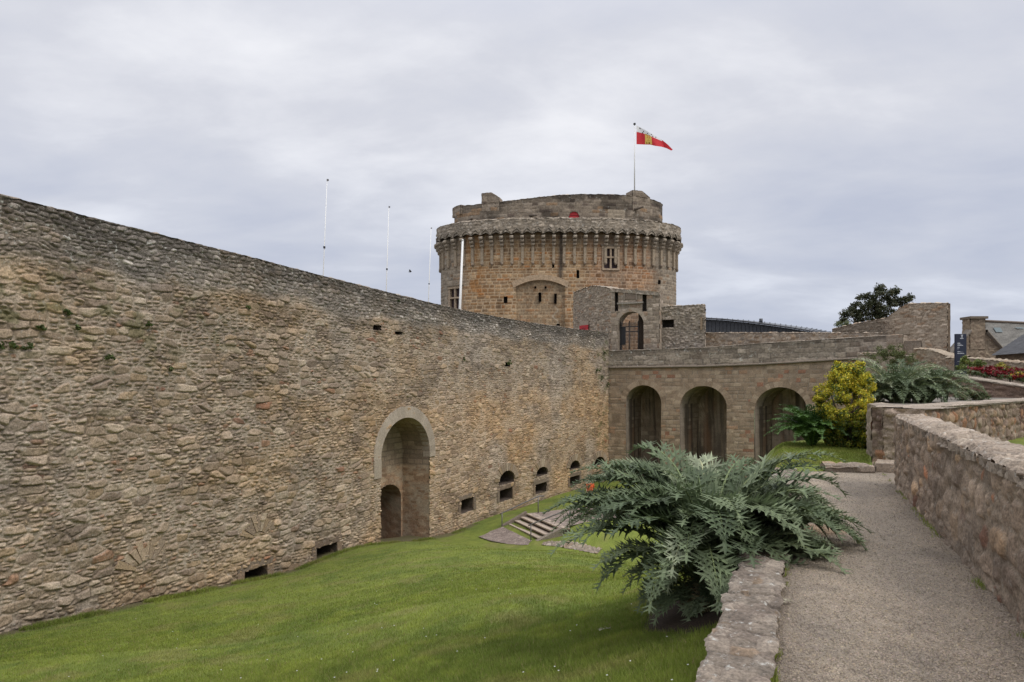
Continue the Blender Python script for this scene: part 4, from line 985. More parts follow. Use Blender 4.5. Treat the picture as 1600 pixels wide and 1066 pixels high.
# daisies belong to the turf
for k in range(120):
    px = rng.uniform(100, 1080); Y = 1/rng.uniform(1/22, 1/4.5); X = (px-800)/F*Y
    if side_d(np.array([X]), np.array([Y]))[0] > -.4 or X < KW*Y-DW+.5 or soil_m(np.array([X]), np.array([Y]))[0] > .2: continue
    z = float(terr(np.array([X]), np.array([Y]))[0])+.045; r_ = .009
    a.add([(X+r_*cos(q*pi/3), Y+r_*sin(q*pi/3), z+.004*(q % 2)) for q in range(6)], None, [(0, 1, 2), (0, 2, 3), (0, 3, 4), (0, 4, 5)], (.75, .75, .72))
tag(a.build('grass', M_BLADE, smooth=False), 'short mown lawn grass dotted with a few daisies', 'grass', kind='stuff')
# ================================================================== PATH
def px_line(Y, o): return .43*Y+o
Yp = np.arange(-2.5, 13.0, .05); ss = np.linspace(0, 1, 70)
x0 = np.where(Yp < 12.2, px_line(Yp, -.24), px_line(Yp, -.24)); x1 = px_line(Yp, 1.47)+np.where(Yp > 10.8, .9, 0)*sm(Yp, 10.8, 11.2)
Xp = x0[:, None]+(x1-x0)[:, None]*ss; YYp = np.broadcast_to(Yp[:, None], Xp.shape)
def gravel_col(x, y):
    c = np.zeros(np.shape(x)+(3,))+np.array([.285, .238, .182]); c = lerp(c, (.36, .295, .22), sm(fbm(x*.9, y*.5, 240, 4), .5, .72)*.8); c = lerp(c, (.175, .15, .122), sm(fbm(x*1.6, y*1.6, 241, 3), .52, .75)*.5)
    ed = sm(np.abs(x-.43*y-.6), .45, .85); c = lerp(c, (.16, .13, .10), ed*.55)
    sp_ = 1-sm(np.hypot((x-3.3)/.5, (y-7.45)/.35)+.3*(fbm(x*4, y*4, 242, 3)-.5), .6, 1.); c = lerp(c, (.34, .24, .155), sp_*.8)
    return c
Zp = .004+.012*(fbm(Xp*1.5, YYp*1.5, 245, 3)-.5)+.010*(fbm(Xp*30, YYp*30, 246, 2)-.5)
a = Acc(); a.grid(np.stack([Xp, YYp, Zp+.01], -1), gravel_col(Xp, YYp), 0, None, flip=True); tag(a.build('gravel_path', M_GRAVEL), kind='structure')
# loose gravel
ng = 70000; r = rng.random(ng); Yq = 1/(1/2.6+(1/13.-1/2.6)*r); o_ = rng.uniform(-.2, 1.42, ng); Xq = .43*Yq+o_; sz_ = rng.uniform(.0022, .0062, ng)*(1+.05*Yq)*np.where(rng.random(ng) < .02, 1.7, 1)
Zq = .016+.012*(fbm(Xq*1.5, Yq*1.5, 245, 3)-.5)
oc = np.array([(1, 0, 0), (0, 1, 0), (-1, 0, 0), (0, -1, 0), (0, 0, .8), (0, 0, -.5)], float)
an = rng.uniform(0, 2*pi, ng); st_ = rng.uniform(.6, 1.3, (ng, 3))
Vg = oc[None]*st_[:, None]*sz_[:, None, None]; ca_, sa_ = np.cos(an)[:, None], np.sin(an)[:, None]
Vg = np.stack([Vg[..., 0]*ca_-Vg[..., 1]*sa_+Xq[:, None], Vg[..., 0]*sa_+Vg[..., 1]*ca_+Yq[:, None], Vg[..., 2]+Zq[:, None]], -1)
Tg = np.array([(0, 1, 4), (1, 2, 4), (2, 3, 4), (3, 0, 4)]); Tg = (Tg[None]+6*np.arange(ng)[:, None, None]).reshape(-1, 3)
gcol = gravel_col(Xq, Yq)*rng.uniform(.55, 1.55, ng)[:, None]*np.stack([np.ones(ng), rng.uniform(.94, 1.02, ng), rng.uniform(.86, 1.06, ng)], -1)
a = Acc(); a.add(Vg, None, Tg, np.repeat(gcol[:, None], 6, 1)); tag(a.build('gravel', M_PLAIN, smooth=False), 'loose grey brown gravel scattered over the path', 'gravel', kind='stuff')
# ================================================================== KERB WALL left of the path
KP = Path([(px_line(-2.5, -.2), -2.5), (px_line(12.2, -.2), 12.2)])      # right side = path side
kpal = [((.31, .275, .225), 4), ((.265, .23, .19), 3), ((.36, .325, .27), 2), ((.29, .23, .165), 1)]
kst0 = rubble(51, .30, .33, kpal, (.12, .10, .08), depth=.018, joint=.03, small=.25, lich=.85, warp=.6)
a = Acc(); Uk = np.linspace(0, KP.L, 760)
wall_face(a, KP, Uk, -.06, .075, .02, kst0)
KL = Path([(px_line(12.2, -.54), 12.2), (px_line(-2.5, -.54), -2.5)])
wall_face(a, KL, np.linspace(0, KL.L, 700), -.9, .075, .03, kst0)
def kcap(u, v):
    st = rubble(53, .34, .42, kpal, (.10, .085, .07), depth=.022, joint=.018, small=.15, lich=.8, warp=.8)(u, v)
    n = fbm(u*7, v*7, 255, 4); n9 = fbm(u*22, v*22, 254, 2); return st[0]+.04*(n-.5)+.014*(n9-.5)+.02*(fbm(u*1.1, v, 256, 2)-.5), st[1]*(.8+.4*n)[..., None], st[2]
# flat stones laid side by side across the wall
rk = np.random.default_rng(21); cu = [0.]
while cu[-1] < KP.L: cu.append(cu[-1]+rk.choice([.13, .2, .27, .34])*rk.uniform(.85, 1.15))
cu = np.array(cu); nst = len(cu); so1, so2 = rk.normal(0, .011, nst), rk.normal(0, .016, nst); sh_ = rk.normal(0, .004, nst); scl = rk.uniform(.64, .74, nst); sk_ = rk.normal(0, .05, nst); tl_ = rk.normal(0, .025, nst)
kst = rubble(53, .20, .16, kpal, (.2, .17, .14), depth=.007, joint=.008, small=.2, lich=.85, warp=.8, jit=.25)
U2 = np.linspace(0, KP.L, 1500); W2 = np.linspace(0, 1, 36); UU2 = np.broadcast_to(U2[:, None], (1500, 36)); WW2 = np.broadcast_to(W2, UU2.shape)
Us = UU2+.06*(fbm(WW2*2.2, UU2*3, 259, 3)-.5)+WW2*0
ki = np.clip(np.searchsorted(cu, Us)-1, 0, nst-2); dj = np.minimum(Us-cu[ki], cu[ki+1]-Us); jk = np.where(Us-cu[ki] < cu[ki+1]-Us, ki, ki+1); jn = 1-(1-sm(dj, .0, .014))*np.clip(h2(jk, jk*0, 77)*1.7-.5, 0, 1)
OO = (.04+so1[ki]+.05*(fbm(UU2*9, UU2*0, 257, 4)-.5))*(1-WW2)+(-.345+so2[ki]+.055*(fbm(UU2*8, UU2*0+3, 258, 4)-.5))*WW2
hg, col, li = kst(UU2, OO+30); edge = sm(np.minimum(WW2, 1-WW2), 0, .06)
n = fbm(UU2*9, OO*9, 255, 4); n9 = fbm(UU2*26, OO*26, 254, 2)
hz_ = sh_[ki]+tl_[ki]*(Us-cu[ki]-.1)+hg+.035*(n-.5)+.016*(n9-.5)-.014*(1-jn)
col = col*scl[ki][..., None]*(.45+.95*n)[..., None]*(.65+.35*jn)[..., None]
x, y = KP.xy(U2); nx, ny = KP.nrm(U2)
a.grid(np.stack([x[:, None]+nx[:, None]*OO, y[:, None]+ny[:, None]*OO, .082+hz_-.012*(1-edge)], -1), col, li, None, flip=False)
tag(a.build('kerb_wall', M_NEAR), 'low weathered stone edging wall between the gravel path and the lawn', 'wall')
# kerb stones across the end of the path
for (p0_, p1_, h_, d_, lb) in ((1289, 1366, .13, .32, 'long flat kerb stone across the path end before the small grass patch'), (1367, 1402, .17, .4, 'thicker short kerb stone at the path end beside the retaining wall')):
    A_ = at(p0_, 740, 12.35); B_ = at(p1_, 742, 12.15)
    st = rubble(57+p0_, .7, .3, PAL_G, MORT, depth=.04, lich=.6)
    o = wall('kerb_stone', (A_[0], A_[1]), (B_[0], B_[1]), d_, -.05, h_, st, M_NEAR, .025, .025); tag(o, lb, 'kerb')
# ================================================================== RIGHT HAND WALL
rpal = PAL_R
rst = rubble(61, .34, .22, rpal, (.25, .21, .16), depth=.03, joint=.035, small=.4, lich=.4, warp=1.0)
def rstyle(u, v):
    hg, col, li = rst(u, v); n = fbm(u*.9, v*1.1, 260, 3); col = lerp(col, np.array((.30, .255, .20)), sm(n, .5, .7)*.45)
    n2 = fbm(u*11, v*11, 261, 3)-.5; hg = hg+.022*n2+.012*(fbm(u*28, v*28, 264, 2)-.5)+.02*(fbm(u*2, v*2, 262, 2)-.5)
    col = lerp(col, (.12, .10, .08), sm(fbm(u*2.4, v*3, 263, 4), .52, .7)*.45); return hg, col, li
R0 = (px_line(10.75, 1.415), 10.75); R1 = (px_line(.4, 1.415), .4)
RP = Path([R0, R1])      # right side of this direction faces the path
RZ = (np.array([0, 4.92, 6.9, RP.L]), np.array([1.085, 1.045, 1.02, .98]))
a = Acc(); wall_face(a, RP, np.linspace(0, RP.L, 620), -.08, RZ, .018, rstyle)
rcap = rubble(63, .22, .5, [((.31, .27, .22), 3), ((.26, .225, .18), 3), ((.36, .32, .26), 2)], (.15, .125, .10), depth=.04, joint=.02, lich=.8, warp=.7)
rw2 = lambda u, v: (lambda r: (r[0]+.035*(fbm(u*5, v*5, 266, 3)-.5), r[1]*(.8+.4*fbm(u*8, v*1.6, 267, 3))[..., None], r[2]))(rcap(u, v))
slab(a, RP, np.linspace(0, RP.L, 620), RZ, .025, -.42, .02, rw2)
wall_face(a, RP, np.linspace(0, RP.L, 620), (RZ[0], RZ[1]-.075), (RZ[0], RZ[1]+.0), .02, rw2, off=.008)
nx, ny = [float(k[0]) for k in RP.nrm(np.array([1.]))]
bk = Path([(R1[0]-nx*.4, R1[1]-ny*.4), (R0[0]-nx*.4, R0[1]-ny*.4)])
wall_face(a, bk, np.linspace(0, bk.L, 200), -.1, (RP.L-RZ[0][::-1], RZ[1][::-1]), .05, rstyle)
wall_face(a, Path([(R0[0]-nx*.4, R0[1]-ny*.4), R0]), np.linspace(0, .4, 20), -.1, RZ[1][0], .03, rstyle)
tag(a.build('garden_wall', M_NEAR), 'chest high rough stone wall along the right of the gravel path', 'wall')
# block at the end of the path and the diagonal terrace wall
cs2 = ashlar(68, .6, .45, [((.36, .32, .265), 3), ((.31, .275, .225), 2)], (.2, .175, .14), depth=.02, joint=.03, lich=.8)
bst = rubble(65, .34, .15, [((.36, .295, .225), 4), ((.30, .245, .19), 3), ((.42, .355, .28), 2)], (.24, .2, .155), depth=.06, joint=.035, small=.15, lich=.35)
bstg = rubble(66, .5, .35, [((.33, .285, .23), 3), ((.28, .24, .19), 2)], (.3, .26, .2), depth=.03, joint=.03, lich=.6)
Bq0 = at(1355, 700, 14.9); Bq1 = at(1381, 700, 13.3); Bq2 = (7.6, 12.55)
a = Acc()
wall_face(a, Path([Bq0[:2], Bq1[:2]]), np.linspace(0, float(np.hypot(Bq1[0]-Bq0[0], Bq1[1]-Bq0[1])), 70), -.1, (np.array([0, 1.7]), np.array([1.17, 1.13])), .025, bstg)
bp_ = Path([Bq1[:2], Bq2]); wall_face(a, bp_, np.linspace(0, bp_.L, 40), -.1, 1.13, .025, bst)
tp = np.array([[Bq0[:2], (8.3, 15.3)], [Bq1[:2], (8.2, 14.1)], [Bq2, (8.6, 13.2)]])
Pt = np.zeros((60, 24, 3)); 
for i in range(60):
    s = i/59*2; k = min(int(s), 1); f_ = s-k; A_ = tp[k, 0]*(1-f_)+tp[k+1, 0]*f_; B_ = tp[k, 1]*(1-f_)+tp[k+1, 1]*f_
    for j in range(24):
        q = A_+(B_-A_)*(j/23); Pt[i, j] = (q[0], q[1], 0)
hg, col, li = cs2(Pt[..., 0], Pt[..., 1]+60); Pt[..., 2] = 1.16-.03*(np.arange(60)/59)[:, None]+hg*.5; a.grid(Pt, col*.75, li*.7, None)
tag(a.build('retaining_wall', M_NEAR), 'stone retaining wall corner beside the yellow bush at the end of the path', 'wall')
dst = rubble(67, .30, .24, [((.26, .215, .165), 4), ((.30, .22, .15), 2), ((.20, .155, .12), 3), ((.30, .17, .10), .8)], (.075, .045, .035), depth=.05, joint=.035, small=.3, lich=.3)
DW0, DW1 = (7.45, 13.1), (19.0, 23.6)
dw = wall('terrace_wall', DW0, DW1, .5, -.1, 1.14, dst, M_NEAR, .03, .035, capstyle=cs2, overhang=.05, coph=.07)
tag(dw, 'rounded stone terrace wall with dark reddish joints behind the right hand garden wall', 'wall')
a = Acc(); a.add([(6.7, 10.95, -.01), (2.4, .4, -.01), (16, .4, -.01), (30, 22, -.01), (19, 23.6, -.01), (7.45, 13.1, -.01)], [(0, 1, 2, 3), (0, 3, 4, 5)], None, (.22, .19, .16)); tag(a.build('patio', M_GRAVEL), kind='structure')
a = Acc(); a.add([(7.6, 13.2, 1.1), (19.1, 23.6, 1.1), (21, 30.4, 1.1), (15.5, 30.6, 1.1), (9.9, 18.6, 1.1), (8.0, 15.1, 1.1)], [(0, 1, 2, 3), (0, 3, 4, 5)], None, (.17, .15, .125)); tag(a.build('terrace_paving', M_GRAVEL), kind='structure')
# retaining edge of the terrace towards the moat
tw = wall('rough_wall', (15.5, 30.6), (8.0, 15.0), .5, -6.9, 1.1, st_fl, M_STONE, .12, .12); tag(tw, 'rough stone wall below the terrace facing the moat behind the yellow bush', 'wall')
# flower wall
fst = rubble(69, .42, .2, [((.22, .155, .12), 3), ((.18, .13, .10), 3), ((.26, .19, .14), 2)], (.25, .205, .15), depth=.05, joint=.05, small=.1, lich=.15)
F0, F1 = (17.15, 27.0), (19.3, 18.8)
FPt = Path([F0, F1]); f1z = FPt.pt(1486, 586); f2z = FPt.pt(1600, 602.5)
sl = (f2z[1]-f1z[1])/(f2z[0]-f1z[0]); FZ = (np.array([0, f1z[0], FPt.L]), np.array([f1z[1]-sl*f1z[0], f1z[1], f1z[1]+sl*(FPt.L-f1z[0])]))
fw_ = wall('flower_wall', F0, F1, .4, .9, FZ, fst, M_STONE, .04, .04, capstyle=cs2, overhang=.06, coph=.07)
tag(fw_, 'low sloping stone wall with flat coping below the red flower bed', 'wall')
a = Acc(); a.add([(16.6, 29.2, FZ[1][0]-.1), (19.6, 18.8, FZ[1][-1]-.1), (60, 18.8, 1.5), (150, 150, 2.2), (95, 150, 2.2), (27, 47, 2.0), (17, 31, 2.0)], [(0, 1, 2, 6), (6, 2, 3, 5)], [(5, 3, 4)], (.09, .065, .045)); tag(a.build('town_ground', M_TURF), kind='structure')
# far garden wall right of the ruin
gst = rubble(71, .34, .16, [((.30, .25, .185), 4), ((.25, .20, .145), 3), ((.34, .295, .225), 2), ((.27, .18, .11), 1)], (.30, .26, .2), depth=.06, joint=.04, lich=.3)
Y1 = 37.; g0 = at(1478, 557, Y1); g1 = at(1700, 571, 27.)
gw = Path([g0[:2], g1[:2]]); tz_ = [gw.pt(1482, 558.5), gw.pt(1540, 561), gw.pt(1598, 567)]
gwz = (np.array([0]+[k[0] for k in tz_]+[gw.L]), np.array([tz_[0][1]]+[k[1] for k in tz_]+[tz_[-1][1]-.1]))
o = wall('street_wall', g0[:2], g1[:2], .5, 1.2, gwz, gst, M_STONE, .06, .07); tag(o, 'pale rubble street wall behind the flower bed and the blue sign', 'wall')
# ================================================================== RUIN, PIERS
ru0 = at(1300, 500, 56.); ru1 = at(1480, 500, 50.)
RU = Path([ru0[:2], ru1[:2]])
rt = [RU.pt(1300, 514), RU.pt(1330, 507), RU.pt(1360, 501), RU.pt(1384, 497), RU.pt(1400, 486), RU.pt(1414, 476), RU.pt(1422, 474), RU.pt(1479, 473.5)]
RUZ = (np.array([0]+[k[0] for k in rt]+[RU.L]), np.array([rt[0][1]]+[k[1] for k in rt]+[rt[-1][1]]))
bwn = RU.pt(1405, 530)[0], RU.pt(1416.5, 523)[0], RU.pt(1405, 531)[1], RU.pt(1416, 523)[1], 0
ruin = thing('ruined_building', ((ru0[0]+ru1[0])/2, 53, 2.), 'tall broken stone gable wall with small barred window beside the dark tree', 'ruin')
rust_ = rubble(73, .45, .17, [((.38, .32, .245), 4), ((.32, .265, .2), 3), ((.44, .38, .30), 2), ((.32, .23, .155), 1)], (.36, .31, .24), depth=.06, joint=.03, lich=.3, pp=6., crisp=.4)
def ruin_style(u, v):
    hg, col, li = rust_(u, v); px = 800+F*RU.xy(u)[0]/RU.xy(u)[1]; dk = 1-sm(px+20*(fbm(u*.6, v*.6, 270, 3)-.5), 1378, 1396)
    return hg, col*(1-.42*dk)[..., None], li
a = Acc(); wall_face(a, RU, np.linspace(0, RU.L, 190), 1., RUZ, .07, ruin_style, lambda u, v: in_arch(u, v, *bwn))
rn = RU.nrm(np.array([1.])); e0 = (ru1[0]*1.055, ru1[1]*1.06)
wall_face(a, Path([ru1[:2], e0]), np.linspace(0, 3, 40), 1., RUZ[1][-1], .1, rust_)
slab(a, RU, np.linspace(0, RU.L, 160), RUZ, .05, -.8, .1, rust_)
recess(a, RU, *bwn[:4], .5, 0, col=(.05, .045, .04))
wall_face(a, Path([(ru1[0]-rn[0][0]*.8, ru1[1]-rn[1][0]*.8), (ru0[0]-rn[0][0]*.8, ru0[1]-rn[1][0]*.8)]), np.linspace(0, RU.L, 60), 1., (RU.L-RUZ[0][::-1], RUZ[1][::-1]), .2, rust_)
a.build('gable_wall', M_STONE, ruin)
a = Acc()
for k in range(6):
    u = bwn[0]+(bwn[1]-bwn[0])*(k+.5)/6; x, y = RU.xy(u); a.tube([(float(x)+rn[0][0]*.03, float(y)+rn[1][0]*.03, bwn[2]), (float(x)+rn[0][0]*.03, float(y)+rn[1][0]*.03, bwn[3])], .022, 5, (.1, .06, .04))
a.build('window_bars', M_IRON, ruin)
a = Acc(); um = (bwn[0]+bwn[1])/2; x, y = RU.xy(um); a.box((float(x), float(y), bwn[3]+.14), (bwn[1]-bwn[0]+.5, .3, .26), (-rn[1][0], rn[0][0], 0), (.3, .26, .2), .3); a.build('lintel', M_STONE, ruin)
# lower walls in front of the ruin
for (x0_, x1_, Yq_, y0_, y1_, lb, cat, dk) in ((1385, 1411, 49.5, 524.5, 560, 'square stone pier ending the bridge parapet', 'pier', 1.), (1411, 1440, 48.8, 533, 575, 'short dark stone wall joining the bridge pier and the ruin', 'wall', .75)):
    A_ = at(x0_, y0_, Yq_); B_ = at(x1_, y1_, Yq_-.8)
    o = wall('bridge_pier' if dk == 1. else 'low_wall', A_[:2], B_[:2], .8, 0., A_[2], lambda u, v, d=dk: (lambda r: (r[0], r[1]*d, r[2]))(g_st0(u, v)), M_STONE, .07, .07); tag(o, lb, cat)
A_ = at(1428, 550, 44.); B_ = at(1500, 560, 40.); o = wall('ashlar_wall', A_[:2], B_[:2], .7, .5, (np.array([0, 1.5, 3.2, 9]), np.array([EYE+(600-545)/F*44, EYE+(600-547)/F*43.5, EYE+(600-558)/F*42, EYE+(600-560)/F*40])), gst, M_STONE, .07, .07)
tag(o, 'pale block wall at the foot of the ruin above the silvery plants', 'wall')
A_ = at(1340, 560, 47.); B_ = at(1402, 552, 45.2); o = wall('stepped_wall', A_[:2], B_[:2], .7, 0., EYE+(600-551.5)/F*46, g_st0, M_STONE, .07, .07, overhang=.1, coph=.12); tag(o, 'short coped wall stepping down from the bridge parapet end', 'wall')
# ================================================================== DARK METAL BUILDING
mb = thing('metal_building', (*at(1200, 560, 82.)[:2], 3.), 'long dark metal clad modern building with curved standing seam roof behind the bridge', 'building')
Ym = 82.; a = Acc()
prof = [(1095, 496.5), (1130, 498), (1165, 500.5), (1200, 504), (1235, 508.5), (1270, 513.5), (1300, 519.5), (1312, 523)]
front = [(1095, 498.5), (1130, 500.5), (1165, 504), (1200, 508.5), (1235, 513.5), (1262, 518), (1275, 521), (1290, 524)]
for k in range(len(prof)-1):
    A_, B_ = front[k], front[k+1]; p0_ = at(A_[0], A_[1], Ym); p1_ = at(B_[0], B_[1], Ym)
    n_ = 6
    for j in range(n_):
        q0 = [p0_[i]+(p1_[i]-p0_[i])*j/n_ for i in range(3)]; q1 = [p0_[i]+(p1_[i]-p0_[i])*(j+.9)/n_ for i in range(3)]
        a.hexa([(q0[0], Ym, 2), (q1[0], Ym, 2), (q1[0], Ym+.2, 2), (q0[0], Ym+.2, 2), (q0[0], Ym, q0[2]), (q1[0], Ym, q1[2]), (q1[0], Ym+.2, q1[2]), (q0[0], Ym+.2, q0[2])], (.05, .05, .055))
a.add([(at(1095, 498.5, Ym)[0], Ym+.12, 2), (at(1290, 524, Ym)[0], Ym+.12, 2), (at(1290, 524, Ym)[0], Ym+.12, at(1290, 524, Ym)[2]), (at(1095, 498.5, Ym)[0], Ym+.12, at(1095, 499, Ym)[2])], [(0, 1, 2, 3)], None, (.03, .03, .03))
a.build('facade', M_ZINC, mb)
a = Acc(); Pr = np.zeros((len(prof), 2, 3))
xs = np.linspace(0, 1, 60); fr_x = np.interp(xs, np.linspace(0, 1, 8), [f_[0] for f_ in front]); fr_y = np.interp(xs, np.linspace(0, 1, 8), [f_[1] for f_ in front]); pr_x = np.interp(xs, np.linspace(0, 1, 8), [f_[0] for f_ in prof]); pr_y = np.interp(xs, np.linspace(0, 1, 8), [f_[1] for f_ in prof])
Pr = np.zeros((60, 2, 3))
for i in range(60): Pr[i, 0] = at(fr_x[i], fr_y[i]-.2, Ym-.4); Pr[i, 1] = at(pr_x[i], pr_y[i], Ym+14)
a.grid(Pr, (.05, .05, .05), 0, None, flip=False); rf = a.build('roof', mat('zinc_roof', base=(.12, .13, .14), fine=3, famt=.25, bump=.1, lichen=None, rough=.45, spec=.5, metal=.3), mb)
a = Acc()
for i in range(0, 60, 2): a.tube([Pr[i, 0]+np.array([0, 0, .05]), Pr[i, 1]+np.array([0, 0, .05])], .07, 4, (.05, .05, .05))
a.build('seam', M_ZINC, rf)
a = Acc(); a.tube([Pr[i, 0]+np.array([0, -.02, .1]) for i in range(60)], .1, 5, (.03, .03, .03)); a.build('roof_edge', M_ZINC, rf)
q_ = at(1189, 502.5, Ym+2); a = Acc(); a.tube([(q_[0], q_[1], q_[2]-.3), (q_[0], q_[1], q_[2]+.35)], .22, 8, (.03, .03, .03)); a.build('vent', M_ZINC, rf)
# ================================================================== HOUSES
def house1():
    Y = 62.; h = thing('stone_house', (*at(1540, 560, Y)[:2], 2.2), 'stone house with big gable chimney and grey slate roof behind the blue sign', 'house')
    st = rubble(81, .45, .2, [((.26, .21, .15), 4), ((.21, .165, .12), 3), ((.31, .255, .19), 2)], (.25, .21, .155), depth=.06, lich=.2)
    pk = at(1527, 504.5, Y); L = at(1481, 556, Y); R = at(1577, 560, Y); gp = Path([L[:2], R[:2]])
    a = Acc(); wall_face(a, gp, np.linspace(0, gp.L, 100), 1.5, (np.array([0, pk[0]-L[0], gp.L]), np.array([L[2], pk[2]+.05, R[2]])), .1, st); a.build('gable_wall', M_STONE, h)
    # roof: two slopes running back to the right
    B = np.array([24., 9., 0])
    a = Acc(); n = 40
    def slope(E, K, fl):
        P = np.zeros((n, 30, 3))
        for i in range(n):
            for j in range(30):
                s, t = i/(n-1), j/29; q = np.array(E)*(1-t)+np.array(K)*t+B*s; q[2] += .03*((j*1.0) % 2); P[i, j] = q
        c = np.array([.20, .19, .17])*(.75+.5*h2(np.arange(n)[:, None]*3, np.arange(30)[None], 9))[..., None]
        a.grid(P, c, .4, None, flip=fl)
    up = np.array([0, 0, .15]); slope(np.array(R)+up*.4, np.array(pk)+up, False); slope(np.array(L)+up*.4, np.array(pk)+up, True)
    rf = a.build('roof', M_SLATE, h)
    a = Acc(); a.tube([np.array(pk)+up+np.array([0, 0, .05]), np.array(pk)+up+B+np.array([0, 0, .05])], .12, 6, (.2, .17, .14), .3); a.build('ridge', M_STONE, rf)
    # verge
    a = Acc(); k0 = np.array(pk)+up; r0 = np.array(R)+up*.4; l0 = np.array(L)+up*.4
    for (A_, B_) in ((k0+(r0-k0)*.25, r0), (k0+(l0-k0)*.27, l0)):
        a.add([A_+np.array([0, -.35, .02]), B_+np.array([0, -.35, .02]), B_+np.array([0, -.35, -.16]), A_+np.array([0, -.35, -.16]), A_+np.array([0, .5, .12]), B_+np.array([0, .5, .12]), B_+np.array([0, .5, -.3]), A_+np.array([0, .5, -.3])], [(0, 1, 2, 3), (4, 7, 6, 5), (0, 4, 5, 1), (3, 2, 6, 7)], None, (.2, .18, .15), .4)
    a.build('verge', M_STONE, rf)
    # chimney
    c0 = at(1527, 520, Y); zt = at(1527, 496, Y)[2]; a = Acc(); w_ = 1.32
    w_ = 1.36; cp = [(c0[0]-w_/2, Y-.06), (c0[0]+w_/2, Y-.06), (c0[0]+w_/2, Y+1.), (c0[0]-w_/2-.0, Y+1.), (c0[0]-w_/2, Y-.06)]
    for k in range(4): wall_face(a, Path([cp[k], cp[k+1]]), np.linspace(0, float(np.hypot(cp[k+1][0]-cp[k][0], cp[k+1][1]-cp[k][1])), 18), c0[2]-1.5, zt-.1, .1, st)
    a.box((c0[0], Y+.45, zt-.03), (w_+.25, 1.5, .22), (1, 0, 0), (.17, .145, .11), .3); a.build('chimney', M_STONE, h)
    # skylights on the right slope
    for (px0, px1, py0, py1) in ((1551, 1562, 512.5, 519.5), (1584, 1596, 512, 514)):
        def onroof(px, py):
            # intersect the view line with the right slope
            E = np.array(R)+up*.4; K = np.array(pk)+up; nn = np.cross(K-E, B); nn /= np.linalg.norm(nn); d = np.array([(px-800)/F, 1, (600-py)/F]); o = np.array([0, 0, EYE]); t = nn.dot(E-o)/nn.dot(d)
            return o+d*t-nn*.08*(1 if nn[1] > 0 else -1)
        q = [onroof(px0, py0), onroof(px1, py0), onroof(px1+4, py1), onroof(px0+4, py1)]; a = Acc(); a.add(q, [(0, 1, 2, 3)], None, (.3, .36, .36))
        a.build('skylight', mat('skylight_glass', base=(.16, .2, .2), fine=2, famt=.1, bump=0, lichen=None, rough=.25, spec=.8), rf)
house1()
def house2():
    Y = 46.; h = thing('slate_outbuilding', (*at(1600, 560, Y)[:2], 2.), 'low stone outbuilding with dark slate hipped roof at the right behind the street wall', 'house')
    E = np.array(at(1549, 555.5, Y)); E2 = np.array(at(1760, 540, Y-4)); K = np.array(at(1612, 514, Y+4)); K2 = np.array(at(1750, 500, Y+2)); Bk = np.array(at(1560, 553, Y+9))
    a = Acc(); n = 36; P = np.zeros((n, 24, 3))
    for i in range(n):
        for j in range(24):
            s, t = i/(n-1), j/23; q = (E*(1-s)+E2*s)*(1-t)+(K*(1-s)+K2*s)*t; q = q.copy(); q[2] += .03*(j % 2); P[i, j] = q
    a.grid(P, np.array([.055, .055, .058])*(.75+.5*h2(np.arange(n)[:, None]*3, np.arange(24)[None], 12))[..., None], .15, None)
    a.add([E, K, Bk], None, [(0, 2, 1)], (.05, .05, .053), .1)
    a.build('roof', M_SLATE, h)
    a = Acc(); st = rubble(83, .4, .2, [((.22, .17, .12), 4), ((.18, .14, .10), 3)], (.2, .165, .12), depth=.05, lich=.2)
    p0 = (E[0]+.5, E[1]+.3); p1 = (E2[0], E2[1]+.5); pp = Path([p0, p1]); wall_face(a, pp, np.linspace(0, pp.L, 90), 1.5, (np.array([0, pp.L]), np.array([E[2]+.05, E2[2]+.05])), .1, st)
    wall_face(a, Path([(Bk[0]+.6, Bk[1]), p0]), np.linspace(0, 9, 60), 1.5, E[2], .1, st)
    a.build('stone_wall', M_STONE, h)
house2()
# ================================================================== BLUE SIGN
Ys = 30.; s0_ = at(1492.5, 522, Ys); s1_ = at(1508.8, 577, Ys); cx = (s0_[0]+s1_[0])/2; zb_ = 1.75
sg = thing('information_sign', (cx, Ys, zb_), 'dark blue upright information totem with small white lettering above the flowers', 'sign')
a = Acc(); a.box((cx, Ys, (s0_[2]+zb_)/2), (s1_[0]-s0_[0], .12, s0_[2]-zb_), (1, 0, 0), (.028, .034, .055)); pn = a.build('panel', M_PLAIN, sg, smooth=False)
a = Acc(); Wd = s1_[0]-s0_[0]; Hh = Wd*55/16.3
def sgp(fx, fy): return (s0_[0]+Wd*fx, Ys-.064, s0_[2]-Hh*fy)
def mark(fx0, fx1, fy0, fy1): a.add([sgp(fx0, fy1), sgp(fx1, fy1), sgp(fx1, fy0), sgp(fx0, fy0)], [(0, 1, 2, 3)], None, (.62, .64, .68))
# crest: small crown and shield over a name line
mark(.46, .50, .025, .05); mark(.53, .57, .02, .05); mark(.60, .64, .025, .05); mark(.46, .64, .055, .065); mark(.49, .61, .075, .095); mark(.52, .58, .095, .108); mark(.38, .42, .115, .14); mark(.44, .47, .115, .14); mark(.49, .54, .115, .14); mark(.56, .60, .115, .14); mark(.62, .66, .115, .14); mark(.68, .70, .115, .14)
rngs = random.Random(3)
def textline(y, h, x0, x1, dim=False):
    x = x0
    while x < x1:
        wl_ = rngs.uniform(.02, .05); mark(x, min(x+wl_, x1), y, y+h); x += wl_+.014
textline(.255, .022, .13, .40); textline(.292, .010, .13, .52); textline(.318, .018, .13, .66); textline(.372, .016, .13, .32); textline(.41, .006, .13, .3); textline(.43, .006, .13, .22); textline(.495, .014, .13, .40); textline(.51, .006, .13, .66); textline(.545, .020, .13, .76); textline(.78, .008, .13, .30)
a.build('lettering', M_PLAIN, pn, smooth=False)
